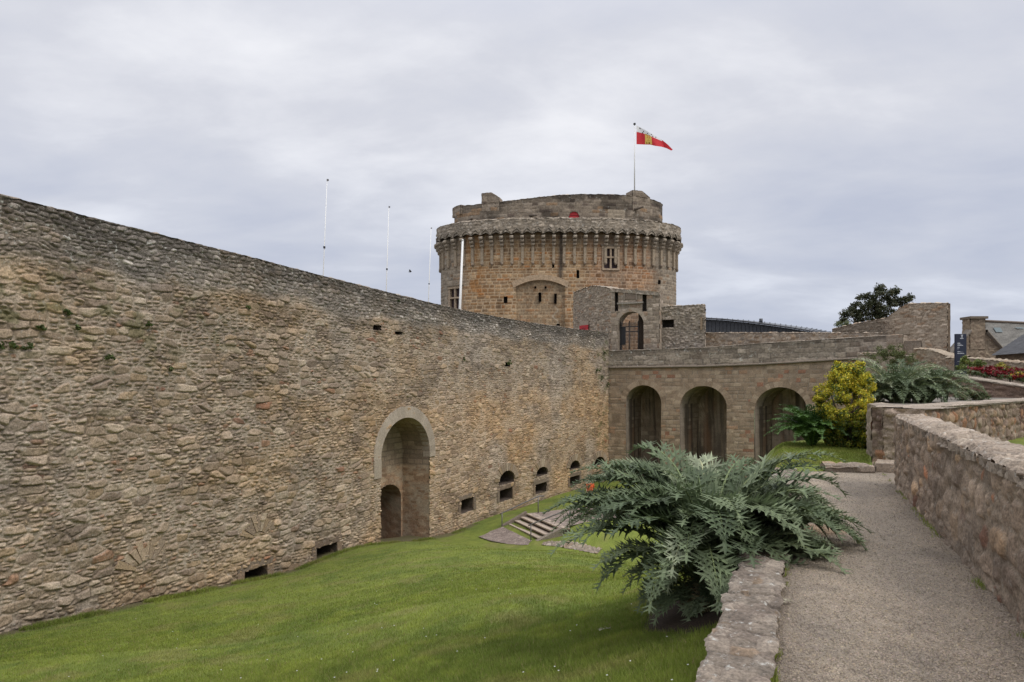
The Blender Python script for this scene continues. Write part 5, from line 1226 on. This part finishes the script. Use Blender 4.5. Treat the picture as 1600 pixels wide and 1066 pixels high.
# ================================================================== STEPS AND LANDING
steps = thing('garden_steps', (.9, 34.5, -6.25), 'short flight of broad stone steps with iron handrails on the moat lawn', 'steps')
nS = 5; z0s, z1s = -6.2, -5.35; q = {k: np.array(v, float) for k, v in ST.items()}
L0, Rr0, L1, Rr1 = q['bl'], q['br'], q['tl'], q['tr']
for k in range(nS):
    f0, f1 = k/(nS-.0)*1.0*.96+.0, 1.02
    a0_, a1_ = L0+(L1-L0)*(k/(nS-1)), Rr0+(Rr1-Rr0)*(k/(nS-1))
    b0_, b1_ = L0+(L1-L0)*((k+1)/(nS-1)+.06), Rr0+(Rr1-Rr0)*((k+1)/(nS-1)+.06)
    zt_ = z0s+.17*(k+1)+.0; zb_ = z0s+.17*k-.1-.01
    a = Acc(); c = np.array((.36, .31, .255))*random.uniform(.92, 1.08)
    a.hexa([(*a0_, zb_), (*a1_, zb_), (*b1_, zb_), (*b0_, zb_), (*a0_, zt_-.05), (*a1_, zt_-.05), (*b1_, zt_-.05), (*b0_, zt_-.05)], (.08, .065, .055), .1)
    d = (a0_-b0_)/np.linalg.norm(a0_-b0_)*.035; n0, n1 = a0_+d, a1_+d
    a.hexa([(*n0, zt_-.055), (*n1, zt_-.055), (*b1_, zt_-.055), (*b0_, zt_-.055), (*n0, zt_+.004), (*n1, zt_+.004), (*b1_, zt_+.004), (*b0_, zt_+.004)], c*1.15, .2)
    a.build('step', M_STONE, steps, smooth=False)
a = Acc()
sl0, sl1 = Rr0+np.array([.12, -.22]), Rr1+np.array([.1, -.2])
a.hexa([(*Rr0, -6.4), (*sl0, -6.4), (*sl1, -6.4), (*Rr1, -6.4), (*Rr0, -6.12), (*sl0, -6.12), (*sl1, -5.3), (*Rr1, -5.3)], (.26, .23, .19), .2)
a.build('side_kerb', M_STONE, steps, smooth=False); a = Acc()
sl0, sl1 = L0+np.array([-.12, .22]), L1+np.array([-.1, .2])
a.hexa([(*sl0, -6.4), (*L0, -6.4), (*L1, -6.4), (*sl1, -6.4), (*sl0, -5.95), (*L0, -5.95), (*L1, -5.25), (*sl1, -5.25)], (.20, .17, .14), .2)
a.build('side_kerb', M_STONE, steps, smooth=False)
land = [Rr1, np.array([4.6, 35.1]), np.array([9.5, 36.0]), np.array([9.3, 40.5]), np.array([3.8, 38.4]), L1]
pst = ashlar(85, .22, .12, [((.25, .21, .185), 4), ((.21, .175, .155), 3), ((.29, .25, .22), 2)], (.16, .135, .115), depth=.008, joint=.012, lich=.1)
def paving(poly, z, name, st=pst, seed=0):
    P = np.array(poly); x0_, y0_ = P.min(0); x1_, y1_ = P.max(0); X, Y = np.meshgrid(np.arange(x0_, x1_+.1, .05), np.arange(y0_, y1_+.1, .05), indexing='ij')
    ang = .45; hg, col, li = st(X*cos(ang)+Y*sin(ang), -X*sin(ang)+Y*cos(ang))
    keep = inpoly((X[:-1, :-1]+X[1:, 1:])/2, (Y[:-1, :-1]+Y[1:, 1:])/2, [tuple(p) for p in poly])
    a = Acc(); a.grid(np.stack([X, Y, hg+(z(X, Y) if callable(z) else z)], -1), col, li, keep, flip=False); tag(a.build(name, M_STONE), kind='structure')
paving(land, -5.352, 'landing_paving')
lowp = [(-1.7, 34.9), (-1.1, 35.9), (-.5, 36.2), (.93, 33.2), (.75, 32.7), (-.2, 33.3), (-1.1, 34.0)]
paving(lowp, lambda x, y: np.maximum(terr(x, y)+.012, -6.21), 'moat_paving')
lowp2 = [(1.4, 32.3), (2.5, 31.6), (3.9, 31.3), (4.2, 31.8), (2.6, 32.2), (1.5, 32.65)]
paving(lowp2, lambda x, y: terr(x, y)+.012, 'moat_track_path', st=lambda u, v: (lambda r: (r[0], r[1]*.95, r[2]))(s_fine(u, v)))
for (A_, B_, zA, zB, ext, lb) in ((Rr0+np.array([.03, .05]), Rr1+np.array([.45, .1]), -6.15, -5.35, .9, 'thin iron handrail along the near side of the garden steps'), (L0+np.array([-.05, -.1]), L1+np.array([.6, .15]), -6.15, -5.35, .5, 'thin iron handrail along the far side of the garden steps')):
    r_ = thing('handrail', (*A_, zA), lb, 'handrail', 'handrails of the garden steps'); B_ = np.array(B_)
    pA, pB = np.array([*A_, zA+.9]), np.array([*B_, zB+.9]); d = (pB-pA); d2 = np.array([d[0], d[1], 0]); d2 /= np.linalg.norm(d2)
    a = Acc(); a.tube([pA-d2*.12+np.array([0, 0, -.06]), pA, pB, pB+d2*.35], .034, 6, (.1, .1, .1)); a.build('rail', M_STEEL, r_)
    for p in (pA, pB):
        a = Acc(); a.tube([p-np.array([0, 0, 1.1]), p], .032, 6, (.1, .1, .1)); a.build('post', M_STEEL, r_)
# ================================================================== PERSON on the landing (mostly behind the leaves)
def person():
    P = np.array(at(922, 797, 38.6)); P[2] = -5.35
    o = thing('person', tuple(P), 'person in an orange top and dark trousers walking on the moat landing behind the leaves', 'person')
    h = 1.62; sc_ = h/1.75
    me = bpy.data.meshes.new('body'); J = {}; vs_ = []; rs_ = []; es = []
    def v(n, x, y, z, r, par=None):
        J[n] = len(vs_); vs_.append((x*sc_, y*sc_, z*sc_)); rs_.append(r*sc_)
        if par is not None: es.append((J[par], J[n]))
    v('pel', 0, 0, .95, .13); v('w', 0, 0, 1.08, .115, 'pel'); v('ch', 0, -.01, 1.28, .14, 'w'); v('nb', 0, 0, 1.44, .075, 'ch'); v('nk', 0, -.005, 1.52, .05, 'nb'); v('hd', 0, -.02, 1.62, .088, 'nk'); v('hd2', 0, -.02, 1.70, .075, 'hd')
    for s, n in ((-1, 'l'), (1, 'r')):
        st = .16*s
        v('h'+n, .09*s, 0, .88, .09, 'pel'); v('k'+n, .10*s, -st*.6, .50, .06, 'h'+n); v('a'+n, .10*s, -st, .09, .038, 'k'+n); v('t'+n, .10*s, -st-.14, .03, .03, 'a'+n)
        v('s'+n, .18*s, 0, 1.40, .055, 'nb'); v('e'+n, .23*s, st*.5, 1.13, .042, 's'+n); v('wr'+n, .22*s, st*1.2, .90, .03, 'e'+n); v('p'+n, .215*s, st*1.35, .82, .03, 'wr'+n)
        for f in range(4): v('f%d%s' % (f, n), (.215+.0)*s, st*1.35-.025+.017*f, .74-.004*abs(f-1), .0095, 'p'+n)
        v('th'+n, .19*s, st*1.35-.045, .79, .011, 'p'+n)
    me.from_pydata(vs_, es, []); b = bpy.data.objects.new('body', me); C.objects.link(b); b.parent = o
    m = b.modifiers.new('skin', 'SKIN'); b.modifiers.new('sub', 'SUBSURF').levels = 1; b.modifiers['sub'].render_levels = 1
    for i, r in enumerate(rs_): me.skin_vertices[0].data[i].radius = (r, r)
    me.skin_vertices[0].data[0].use_root = True
    me.materials.append(mat('skin', base=(.45, .26, .18), fine=5, famt=.05, bump=0, lichen=None, rough=.6))
    def shell(name, rings, col, off=(0, 0), mt=None):
        a = Acc(); n = 14; V = []; 
        for (z, rx, ry, cx_, cy_) in rings:
            for i in range(n): V.append(P+np.array([(cx_+rx*cos(2*pi*i/n)), (cy_+ry*sin(2*pi*i/n)), z])*sc_)
        Q = [(k*n+i, k*n+(i+1) % n, (k+1)*n+(i+1) % n, (k+1)*n+i) for k in range(len(rings)-1) for i in range(n)]
        a.add(V, Q, None, col); return a.build(name, mt or M_PLAIN, o)
    shell('shirt', [(.86, .19, .145, 0, 0), (1.0, .18, .14, 0, 0), (1.2, .19, .15, 0, 0), (1.36, .21, .14, 0, 0), (1.44, .15, .10, 0, 0), (1.48, .07, .065, 0, 0)], (.62, .11, .035))
    for s in (-1, 1):
        st = .16*s; a = Acc(); a.tube([P+np.array(q_)*sc_ for q_ in ((.17*s, 0, 1.42), (.205*s, st*.3, 1.27), (.232*s, st*.5, 1.12))], [.075*sc_, .065*sc_, .06*sc_], 10, (.62, .11, .035)); a.build('sleeve', M_PLAIN, o)
        a = Acc(); a.tube([P+np.array(q_)*sc_ for q_ in ((.09*s, 0, .95), (.10*s, -st*.3, .7), (.10*s, -st*.6, .5), (.10*s, -st, .12))], [.115*sc_, .095*sc_, .075*sc_, .06*sc_], 10, (.03, .03, .035)); a.build('trouser_leg', M_PLAIN, o)
        a = Acc(); a.tube([P+np.array(q_)*sc_ for q_ in ((.10*s, -st+.06, .05), (.10*s, -st-.06, .055), (.10*s, -st-.17, .035))], [.045, .052, .03], 8, (.5, .5, .5)); a.build('shoe', M_PLAIN, o)
    a = Acc(); V = []; n = 12
    for k in range(7):
        th = pi/2*k/6*1.25
        for i in range(n): V.append(P+np.array([.098*sin(th)*cos(2*pi*i/n), .012+.108*sin(th)*sin(2*pi*i/n), 1.655+.12*cos(th)])*sc_)
    a.add(V, [(k*n+i, (k+1)*n+i, (k+1)*n+(i+1) % n, k*n+(i+1) % n) for k in range(6) for i in range(n)], None, (.05, .03, .02)); a.build('hair', M_PLAIN, o)
    a = Acc()
    for s in (-1, 1): a.box(P+np.array([.035*s, -.108, 1.645])*sc_, (.022, .012, .012), (1, 0, 0), (.02, .02, .02))
    a.box(P+np.array([0, -.125, 1.62])*sc_, (.022, .03, .045), (1, 0, 0), (.45, .26, .18)); a.box(P+np.array([0, -.11, 1.58])*sc_, (.045, .01, .012), (1, 0, 0), (.3, .1, .09)); a.build('face', M_PLAIN, o)
person()
# ================================================================== PLANTS
def frond(acc, root, az, L, e0, e1, W, col, npair=18, rng=random, lobe_w=.0185, teeth=2, twist=0., stem=.0, sag=1.0, curlz=0., shrink=1.):
    """one long arching pinnate leaf with pointed, toothed lobes"""
    L = L*shrink
    n = 26; pts = []; p = np.array(root, float); ds = L/n; ca, sa = cos(az), sin(az); Tn = []
    for k in range(n+1):
        s = k/n; e = e0+(e1-e0)*s**sag; a2 = az+twist*s; t = np.array([cos(a2)*cos(e), sin(a2)*cos(e), sin(e)])
        pts.append(p.copy()); Tn.append(t); p = p+t*ds
    rr = [max(.016*(1-k/n)**.8, .0025)*(L/1.2) for k in range(n+1)]
    cm = np.array(col)*np.array([2.0, 1.9, 1.6])
    acc.tube(pts[::2]+([pts[-1]] if n % 2 else []), rr[::2]+([rr[-1]] if n % 2 else []), 5, np.minimum(cm, .5), 0, cap=False)
    V = []; T = []; CC = []
    def pt_at(s):
        f = s*n; k = min(int(f), n-1); return pts[k]+(pts[k+1]-pts[k])*(f-k), Tn[k]
    def lobe(base, d, up, ln, wd, c, curl):
        # strip with V section
        side = np.cross(d, up); side /= np.linalg.norm(side)+1e-9; m = len(V); ns = 4
        q = base.copy(); dd = d.copy()
        for i in range(ns+1):
            s = i/ns; w2 = wd*(.55+.9*s if s < .4 else .91*(1-s)/.6+.0)
            V.append(q+side*w2+up*w2*.35); V.append(q.copy()); V.append(q-side*w2+up*w2*.35); CC.extend([c, c*1.25, c])
            dd = dd+np.array([0, 0, -curl/ns]); dd /= np.linalg.norm(dd); q = q+dd*ln/ns
        for i in range(ns):
            b = m+3*i
            T.extend([(b, b+1, b+4), (b, b+4, b+3), (b+1, b+2, b+5), (b+1, b+5, b+4)])
        # teeth
        for i in range(1, 1+teeth):
            b = m+3*i
            for sg, e in ((1, 0), (-1, 2)):
                s0 = V[b+e]; tip = V[b+1]+side*sg*wd*(5.4-1.1*i)+d*ln*.34+up*wd*1.2*(sg*sg)+np.array([0, 0, -.15*wd])
                j = len(V); mid = (V[b+e]*.45+V[b+3+e]*.55); V.append(tip); V.append(mid); CC.append(c*1.35); CC.append(c); T.append((b+e, j+1, j) if sg > 0 else (j+1, b+e, j))
    for k in range(npair):
        s = stem+(.99-stem)*(k+.3)/npair
        prof = sin(pi*min(1, (s-stem)/(1-stem)*.86+.16))**.7
        b, t = pt_at(s)
        side = np.cross(t, (0, 0, 1)); side /= np.linalg.norm(side)+1e-9; up = np.cross(side, t)
        for sg in (-1, 1):
            if rng.random() < .07: continue
            ln = W*prof*rng.uniform(.8, 1.15); fw = .45+.55*s
            d = side*sg*1.0+t*fw+up*rng.uniform(.05, .5); d /= np.linalg.norm(d)
            lc = rng.uniform(.1, .9)
            lobe(b, d, up, ln, lobe_w*(.6+.5*prof)*(W/.22), np.array(col)*rng.uniform(.8, 1.22), lc*(1.6 if rng.random() < .25 else 1)-(.5 if rng.random() < .18 else 0)+curlz)
    b, t = pt_at(.985); side = np.cross(t, (0, 0, 1)); side /= np.linalg.norm(side)+1e-9; lobe(b, t, np.cross(side, t), W*.5, lobe_w*.8*(W/.22), np.array(col), .5)
    acc.add(V, None, T, np.array(CC))
SILV = [(.135, .170, .088), (.18, .215, .122), (.078, .106, .052), (.25, .28, .175), (.10, .132, .065)]
DARKG = [(.085, .12, .07), (.11, .15, .09)]
rg = random.Random(11)
cz = -.45; CX, CY = 1.98, 6.9
card = thing('cardoon', (CX, CY, cz), 'huge silvery green thistle like plant leaning over the stone edging of the path', 'plant')
a = Acc()
nL = 96
for k in range(nL):
    az = 2*pi*(k*.381966)+rg.uniform(-.15, .15); lv = (k+.5)/nL      # 0 inner .. 1 outer
    e0 = radians(88-46*lv+rg.uniform(-6, 6)); e1 = radians(-28-26*lv+rg.uniform(-22, 18)); L = rg.uniform(1.6, 2.05)*(1-.12*max(0, lv-.6))
    if sin(az) < -.3: L *= .88
    hgt = .05+.45*rg.random()*(1-lv*.3)
    frond(a, (CX+.14*cos(az), CY+.14*sin(az), cz+hgt*.7), az, L, e0, e1, rg.uniform(.24, .33), SILV[rg.randrange(5)], 17, rg, shrink=.89, stem=.25, sag=rg.uniform(1.2, 1.7), twist=rg.uniform(-.35, .35))
for k in range(9):
    frond(a, (CX+rg.uniform(-.12, .12), CY+rg.uniform(-.12, .12), cz+.2), rg.uniform(0, 2*pi), rg.uniform(1.35, 1.55), radians(86), radians(rg.uniform(-40, 20)), .26, SILV[rg.randrange(5)], 17, rg, shrink=.89, stem=.25, sag=1.6)
# low skirt leaves
for (az, L, e0, e1, z) in ((200, 1.25, 30, -62, .1), (215, 1.15, 20, -55, .05), (188, 1.35, 38, -58, .15), (238, .95, 25, -50, .0), (172, 1.3, 35, -45, .25), (258, .8, 40, -65, .1), (222, 1.2, 50, -80, .3), (160, 1.2, 32, -40, .1), (275, .85, 55, -75, .25), (195, 1.0, 12, -40, .0)):
    frond(a, (CX, CY, cz+z), radians(az), L, radians(e0), radians(e1), .24, SILV[rg.randrange(5)], 15, rg, shrink=.72, stem=.25)
# long side leaves left and right as in the photograph
for (az, L, e0, e1, z, sg_) in ((180, 1.75, 56, -38, .25, 1.2), (172, 1.7, 62, -30, .4, 1.1), (190, 1.68, 48, -30, .2, 1.2), (2, 1.65, 62, -48, .35, 1.1), (-12, 1.7, 56, -40, .35, 1.1), (12, 1.75, 60, -35, .4, 1.1), (-35, 1.3, 62, -75, .45, 1.1), (-62, 1.05, 72, -85, .5, .9), (-20, 1.45, 70, -60, .45, 1.), (165, 1.75, 66, -28, .45, 1.1), (25, 1.6, 66, -30, .4, 1.), (-48, 1.2, 66, -88, .45, .85)):
    frond(a, (CX+.1*cos(radians(az)), CY+.1*sin(radians(az)), cz+z), radians(az), L, radians(e0), radians(e1), .25, SILV[rg.randrange(5)], 20, rg, shrink=.87, stem=.22, sag=sg_)
for (az, L, e1) in ((-110, .62, -75), (-165, .7, -70), (-80, .5, -80), (150, .6, -60), (-135, .55, -85)):
    frond(a, (CX, CY, cz+.1), radians(az), L, radians(25), radians(e1), .16, (.24, .20, .11), 12, rg, stem=.3)
a.build('foliage', M_LEAF, card)
a = Acc()
for k in range(12):
    az = rg.uniform(0, 2*pi); l_ = rg.uniform(.5, .95); b = np.array((CX+.08*cos(az), CY+.08*sin(az), cz)); a.tube([b, b+np.array([cos(az)*.1, sin(az)*.1, l_*.6]), b+np.array([cos(az)*.28, sin(az)*.28, l_])], [.03, .022, .014], 7, (.24, .28, .17))
for (az, l_) in ((-100, 1.0), (-125, .95), (-150, 1.1)):
    az = radians(az); b = np.array((CX, CY, cz+.05)); a.tube([b, b+np.array([cos(az)*.25, sin(az)*.25, l_*.38]), b+np.array([cos(az)*.55, sin(az)*.55, l_*.55])], [.03, .024, .014], 7, (.27, .31, .18))
a.build('stalks', M_LEAF, card)
# second silver plant on the terrace
C2 = (10.95, 18.4); z2 = 1.1
card2 = thing('cardoon', (*C2, z2), 'silvery green thistle like plant growing on the raised terrace right of the yellow bush', 'plant')
a = Acc()
for (cx_, n_, sc_) in ((10.35, 50, 1.16), (11.15, 44, 1.0), (9.75, 22, .8), (10.8, 26, .7)):
    for k in range(n_):
        az = 2*pi*(k*.381966)+rg.uniform(-.2, .2); lv = (k+.5)/n_
        frond(a, (cx_+.1*cos(az), 18.4+.1*sin(az), z2), az, rg.uniform(1.2, 1.65)*sc_, radians(88-50*lv+rg.uniform(-6, 6)), radians(-30-40*lv+rg.uniform(-12, 12)), .24, SILV[rg.randrange(5)], 15, rg, lobe_w=.020, stem=.15, sag=1.5)
a.build('foliage', M_LEAF, card2)
a = Acc()
for (cx_, k) in ((10.6, 6), (11.7, 5), (9.9, 3)):
    a = Acc()
    for j in range(k): az = rg.uniform(0, 6.28); a.tube([(cx_, 18.4, z2), (cx_+.2*cos(az), 18.4+.2*sin(az), z2+.6)], [.03, .015], 6, (.2, .24, .15))
    a.build('stalk', M_LEAF, card2)
# leafy shrub
C3 = (7.42, 16.9)
sh = thing('leafy_shrub', (*C3, 0), 'dark green feathery leaved shrub squeezed in left of the yellow bush', 'shrub')
a = Acc()
for k in range(56):
    az = 2*pi*(k*.381966); lv = (k+.5)/56
    frond(a, (C3[0]+.08*cos(az), C3[1]+.08*sin(az), .05+.25*(1-lv)), az, rg.uniform(.85, 1.3), radians(90-22*lv), radians(10-60*lv), .21, ((.055, .11, .022), (.07, .14, .028), (.035, .075, .016))[rg.randrange(3)], 15, rg, lobe_w=.024, stem=.1)
a.build('foliage', M_LEAF, sh)
a = Acc()
for j in range(5): az = rg.uniform(0, 6.28); a.tube([(*C3, 0), (C3[0]+.15*cos(az), C3[1]+.15*sin(az), .7)], [.03, .015], 6, (.07, .08, .03))
a.build('stem', M_LEAF, sh)
# leaf crowns made of many small leaves in clumps
def crown(acc, clumps, per, size, pal, rs, flat=.5, r2=.5, asp=.5):
    cl = np.array(clumps); n = len(cl)*per
    c = np.repeat(cl, per, 0); d = rs.normal(size=(n, 3)); d /= np.linalg.norm(d, axis=1)[:, None]; d[:, 2] = d[:, 2]*.8+.1
    r = rs.random(n)**r2; p = c[:, :3]+d*(r*c[:, 3])[:, None]
    nn = d+rs.normal(0, .6, (n, 3)); nn /= np.linalg.norm(nn, axis=1)[:, None]
    t = np.cross(nn, rs.normal(size=(n, 3))); t /= np.linalg.norm(t, axis=1)[:, None]; b = np.cross(nn, t); s = size*rs.uniform(.6, 1.35, n)[:, None]
    V = np.stack([p-t*s, p+b*s*asp, p+t*s, p-b*s*asp], 1)
    col = pick(rs.random(n), pal)*rs.uniform(.75, 1.25, n)[:, None]
    acc.add(V, np.arange(n*4).reshape(-1, 4), None, np.repeat(col[:, None], 4, 1))
rs = np.random.default_rng(3)
YB = (8.15, 16.6)
yb = thing('yellow_bush', (*YB, 0), 'rounded shrub with bright yellow variegated leaves at the corner of the retaining wall', 'bush')
cl = []
tries = 0
prof_z = [(0., .42), (.25, .55), (.6, .66), (1.1, .68), (1.45, .62), (1.75, .45), (1.95, .26), (2.1, .1)]
while len(cl) < 330:
    z = rs.uniform(.12, 2.02); R = np.interp(z, [k[0] for k in prof_z], [k[1] for k in prof_z]); az = rs.uniform(0, 2*pi); r = R*rs.uniform(.2, 1.)**.5
    sc_ = 1+.22*(float(vn(np.array([az*1.3]), np.array([z*2.2]), 5)[0])-.5)*2
    cl.append((YB[0]+cos(az)*r*sc_, YB[1]+sin(az)*r*sc_, z, rs.uniform(.07, .15)))
# twigs at the top
for k in range(16): az = rs.uniform(0, 6.28); cl.append((YB[0]+.3*cos(az)+.05, YB[1]+.2*sin(az), 1.95+rs.uniform(-.05, .17), .07))
cl = np.array(cl); hz = cl[:, 2]
a = Acc(); 
top_m = cl[(hz > .75) | (rs.random(len(cl)) < .25)]; low_m = cl[(hz <= .9)]
crown(a, cl[::5]*np.array([1, 1, 1, 1.1]), 80, .032, [((.10, .14, .02), 3), ((.06, .09, .018), 3)], rs)
crown(a, top_m, 95, .026, [((.60, .50, .035), 6), ((.50, .45, .035), 4), ((.36, .38, .03), 3), ((.60, .40, .05), 1.4), ((.14, .19, .025), 1.6)], rs)
crown(a, low_m, 80, .030, [((.30, .30, .03), 3), ((.20, .24, .03), 4), ((.10, .14, .025), 4), ((.30, .22, .05), 1)], rs)
a.build('foliage', M_LEAF, yb)
a = Acc()
for j in range(9): az = rs.uniform(0, 6.28); a.tube([(*YB, -.02), (YB[0]+.15*cos(az), YB[1]+.15*sin(az), .6), (YB[0]+.4*cos(az), YB[1]+.4*sin(az), 1.4)], [.035, .025, .01], 6, (.08, .06, .04))
a.build('stem', M_BARK, yb)
# tree behind the ruin
def tree(name, label, base, blobs, trunkr, pal, size, per, seed, mt=M_LEAF, group=None, asp=.5):
    rs = np.random.default_rng(seed); t = thing(name, tuple(base), label, 'tree', group); a = Acc(); base = np.array(base, float); cl = []
    for (x, y, z, r) in blobs:
        for k in range(int(14*r*r)+8):
            d = rs.normal(size=3); d /= np.linalg.norm(d); cl.append((x+d[0]*r*rs.uniform(.3, 1), y+d[1]*r*rs.uniform(.3, 1), z+d[2]*r*.7*rs.uniform(.3, 1), rs.uniform(.22, .5)))
    crown(a, cl, per, size, pal, rs, asp=asp); a.build('crown', mt, t)
    a = Acc(); cen = np.mean([b[:3] for b in blobs], 0)
    a.tube([base, base*.5+cen*.5, cen], [trunkr, trunkr*.7, trunkr*.4], 8, (.08, .06, .045))
    for b in blobs:
        q = base*.45+cen*.55; a.tube([q, (q+np.array(b[:3]))/2+np.array([0, 0, -.3]), b[:3]], [trunkr*.35, trunkr*.22, trunkr*.08], 6, (.08, .06, .045))
    a.build('trunk', M_BARK, t)
def tb(px, py, Y, r): q_ = at(px, py, Y); return (q_[0], q_[1], q_[2], r)
YT = 66.
tree('evergreen_tree', 'dark spreading evergreen tree rising behind the broken gable wall', at(1375, 580, YT), [tb(1372, 462, YT, 1.1), tb(1352, 470, YT, 1.0), tb(1392, 466, YT, 1.1), tb(1410, 473, YT, .8), tb(1421, 466, YT, .35), tb(1338, 482, YT, .9), tb(1325, 490, YT, .7), tb(1316, 502, YT, .5), tb(1360, 482, YT, 1.3), tb(1382, 484, YT, 1.3), tb(1375, 452, YT, .5), tb(1400, 455, YT, .45), tb(1345, 498, YT, 1.), tb(1370, 500, YT, 1.)], .3, [((.045, .055, .022), 5), ((.06, .065, .028), 3), ((.035, .04, .018), 3), ((.09, .075, .03), 1)], .10, 42, 8)
bb = thing('small_bush', at(1318, 512, 64.), 'small pale green bush at the foot of the dark tree beside the metal roof', 'bush')
a = Acc(); crown(a, [tb(1316+rs.uniform(-8, 12), 510+rs.uniform(-6, 5), 64., .4)[:3]+(.35,) for k in range(14)], 70, .07, [((.13, .15, .06), 3), ((.09, .11, .04), 2)], rs); a.build('foliage', M_LEAF, bb)
a = Acc(); q_ = np.array(at(1318, 512, 64.)); a.tube([q_-np.array([0, 0, 1.5]), q_], [.05, .02], 6); a.build('stem', M_BARK, bb)
# bushes on top of the bridge end and beside the flower wall
def lowbush(name, lb, cat, pts, r, n, size, pal, group=None):
    rs_ = np.random.default_rng(len(lb)); c = np.mean(pts, 0); t = thing(name, (c[0], c[1], min(p[2] for p in pts)-r), lb, cat, group); a = Acc(); cl = []
    for p in pts:
        for k in range(n): d = rs_.normal(size=3)*r*.5; cl.append((p[0]+d[0], p[1]+d[1], p[2]+d[2]*.7, r*.45))
    crown(a, cl, 46, size, pal, rs_); a.build('foliage', M_LEAF, t)
    a = Acc(); a.tube([(c[0], c[1], min(p[2] for p in pts)-r), tuple(c)], [.03, .01], 5); a.build('stem', M_BARK, t)
lowbush('wall_shrub', 'olive green shrub growing against the bridge pier above the silvery plant', 'shrub', [at(1385, 546, 40.), at(1398, 552, 40.), at(1410, 558, 40.), at(1378, 556, 40.), at(1425, 566, 40.), at(1400, 566, 40.)], .5, 12, .05, [((.12, .14, .05), 3), ((.16, .17, .06), 2), ((.08, .10, .035), 2)])
lowbush('low_shrub', 'low dull green spreading shrub in front of the sloping flower wall', 'shrub', [at(1500, 612, 21.5), at(1512, 616, 21.), at(1525, 618, 21.), at(1535, 620, 20.6), at(1490, 606, 22.), at(1505, 620, 20.5)], .22, 14, .03, [((.06, .085, .03), 4), ((.09, .11, .035), 2), ((.12, .07, .045), 1)])
# flower bed plants
reds = [((.20, .010, .014), 5), ((.12, .008, .01), 3), ((.06, .09, .03), 3)]; yel = [((.62, .34, .03), 3), ((.55, .12, .02), 2), ((.07, .10, .03), 3)]
nrm_f = FPt.nrm(np.array([3.])); k = 0
for px in range(1494, 1612, 6):
    u = FPt.upx(min(px, 1640)) if px < 1602 else FPt.upx(1602)+.5
    for row in (0, 1):
        x, y = FPt.xy(u+row*.2); z = float(np.interp(u, *FZ)); off = -.75-row*.65
        c = (float(x)+nrm_f[0][0]*off, float(y)+nrm_f[1][0]*off, z+.0)
        yl = (px > 1552 and (k % 3 == 1)) or (px > 1590 and row)
        t = thing('flower', c, 'yellow and orange flowering bedding plant along the sloping stone wall' if yl else 'dark red flowering bedding plant along the sloping stone wall', 'flower', 'yellow and orange flowers in the bed' if yl else 'dark red flowers in the bed')
        a = Acc(); rs_ = np.random.default_rng(px*3+row)
        crown(a, [(c[0]+rs_.normal(0, .13), c[1]+rs_.normal(0, .13), c[2]+.12+.05*row+rs_.uniform(-.04, .1), .13) for q in range(7)], 22, .035, [((.06, .09, .03), 3), ((.10, .13, .04), 2), ((.09, .03, .02), 1)], rs_); a.build('foliage', M_LEAF, t)
        a = Acc(); crown(a, [(c[0]+rs_.normal(0, .15), c[1]+rs_.normal(0, .15), c[2]+.22+.05*row+rs_.uniform(-.05, .1), .08) for q in range(8)], 9, .042, (yel if yl else reds)[:2], rs_, asp=.9); a.build('blossom', M_LEAF, t)
        k += 1
lowbush('leafy_plant', 'yellow green leafy plant at the foot of the blue sign', 'plant', [at(1505, 566, 29.4), at(1515, 570, 29.), at(1524, 573, 28.6)], .3, 8, .06, [((.13, .17, .04), 3), ((.2, .2, .05), 1)])
lowbush('leafy_plant', 'yellow flowering leafy plant in the bed under the street wall', 'plant', [at(1562, 577, 27.), at(1580, 581, 26.), at(1593, 586, 25.)], .3, 8, .06, [((.25, .22, .04), 3), ((.5, .35, .04), 1), ((.12, .14, .04), 2)])
# weeds rooted in the rampart
for (px, py, s_) in ((8, 535, .2), (38, 541, .14), (60, 512, .1), (167, 556, .16), (227, 505, .1), (100, 486, .1), (263, 575, .12), (117, 510, .1), (385, 480, .09), (792, 566, .22), (932, 577, .28), (939, 588, .25), (948, 600, .2), (943, 550, .14), (722, 560, .12), (620, 470, .07)):
    u, z = WP.pt(px, py); x, y = WP.xy(u); nx, ny = WP.nrm(np.array([u])); c = (float(x)+nx[0]*.1, float(y)+ny[0]*.1, z); rs_ = np.random.default_rng(px)
    a = Acc(); crown(a, [(c[0]+rs_.normal(0, s_*.4), c[1]+rs_.normal(0, s_*.4), c[2]-s_*.3+rs_.normal(0, s_*.35), s_*.5) for q in range(5)], 26, .03+s_*.06, [((.09, .13, .03), 3), ((.06, .08, .025), 3), ((.14, .15, .05), 1)], rs_)
    tag(a.build('wall_weed', M_LEAF), 'small green weed tuft rooted in the joints of the rampart wall', 'weed', 'weeds growing on the rampart wall')
# fallen leaves on the lawn and path
for (px, py, z, lb) in ((1077, 937, -.42, 'pale dead leaf lying on the soil beside the stone edging'), (1224, 943, .03, 'dry curled leaf on the gravel beside the stone edging'), (945, 972, -.6, 'pale dead leaf lying on the lawn left of the big plant')):
    Y = (EYE-z)*F/(py-600); X = (px-800)/F*Y
    if z < 0: z = float(terr(np.array([X]), np.array([Y]))[0]); Y = (EYE-z)*F/(py-600); X = (px-800)/F*Y; z = float(terr(np.array([X]), np.array([Y]))[0])+.03
    a = Acc(); frond(a, (X-.06, Y, z), .3, .16, .4, -.5, .05, (.32, .29, .21), 4, rg, lobe_w=.04); tag(a.build('fallen_leaf', M_LEAF), lb, 'leaf')
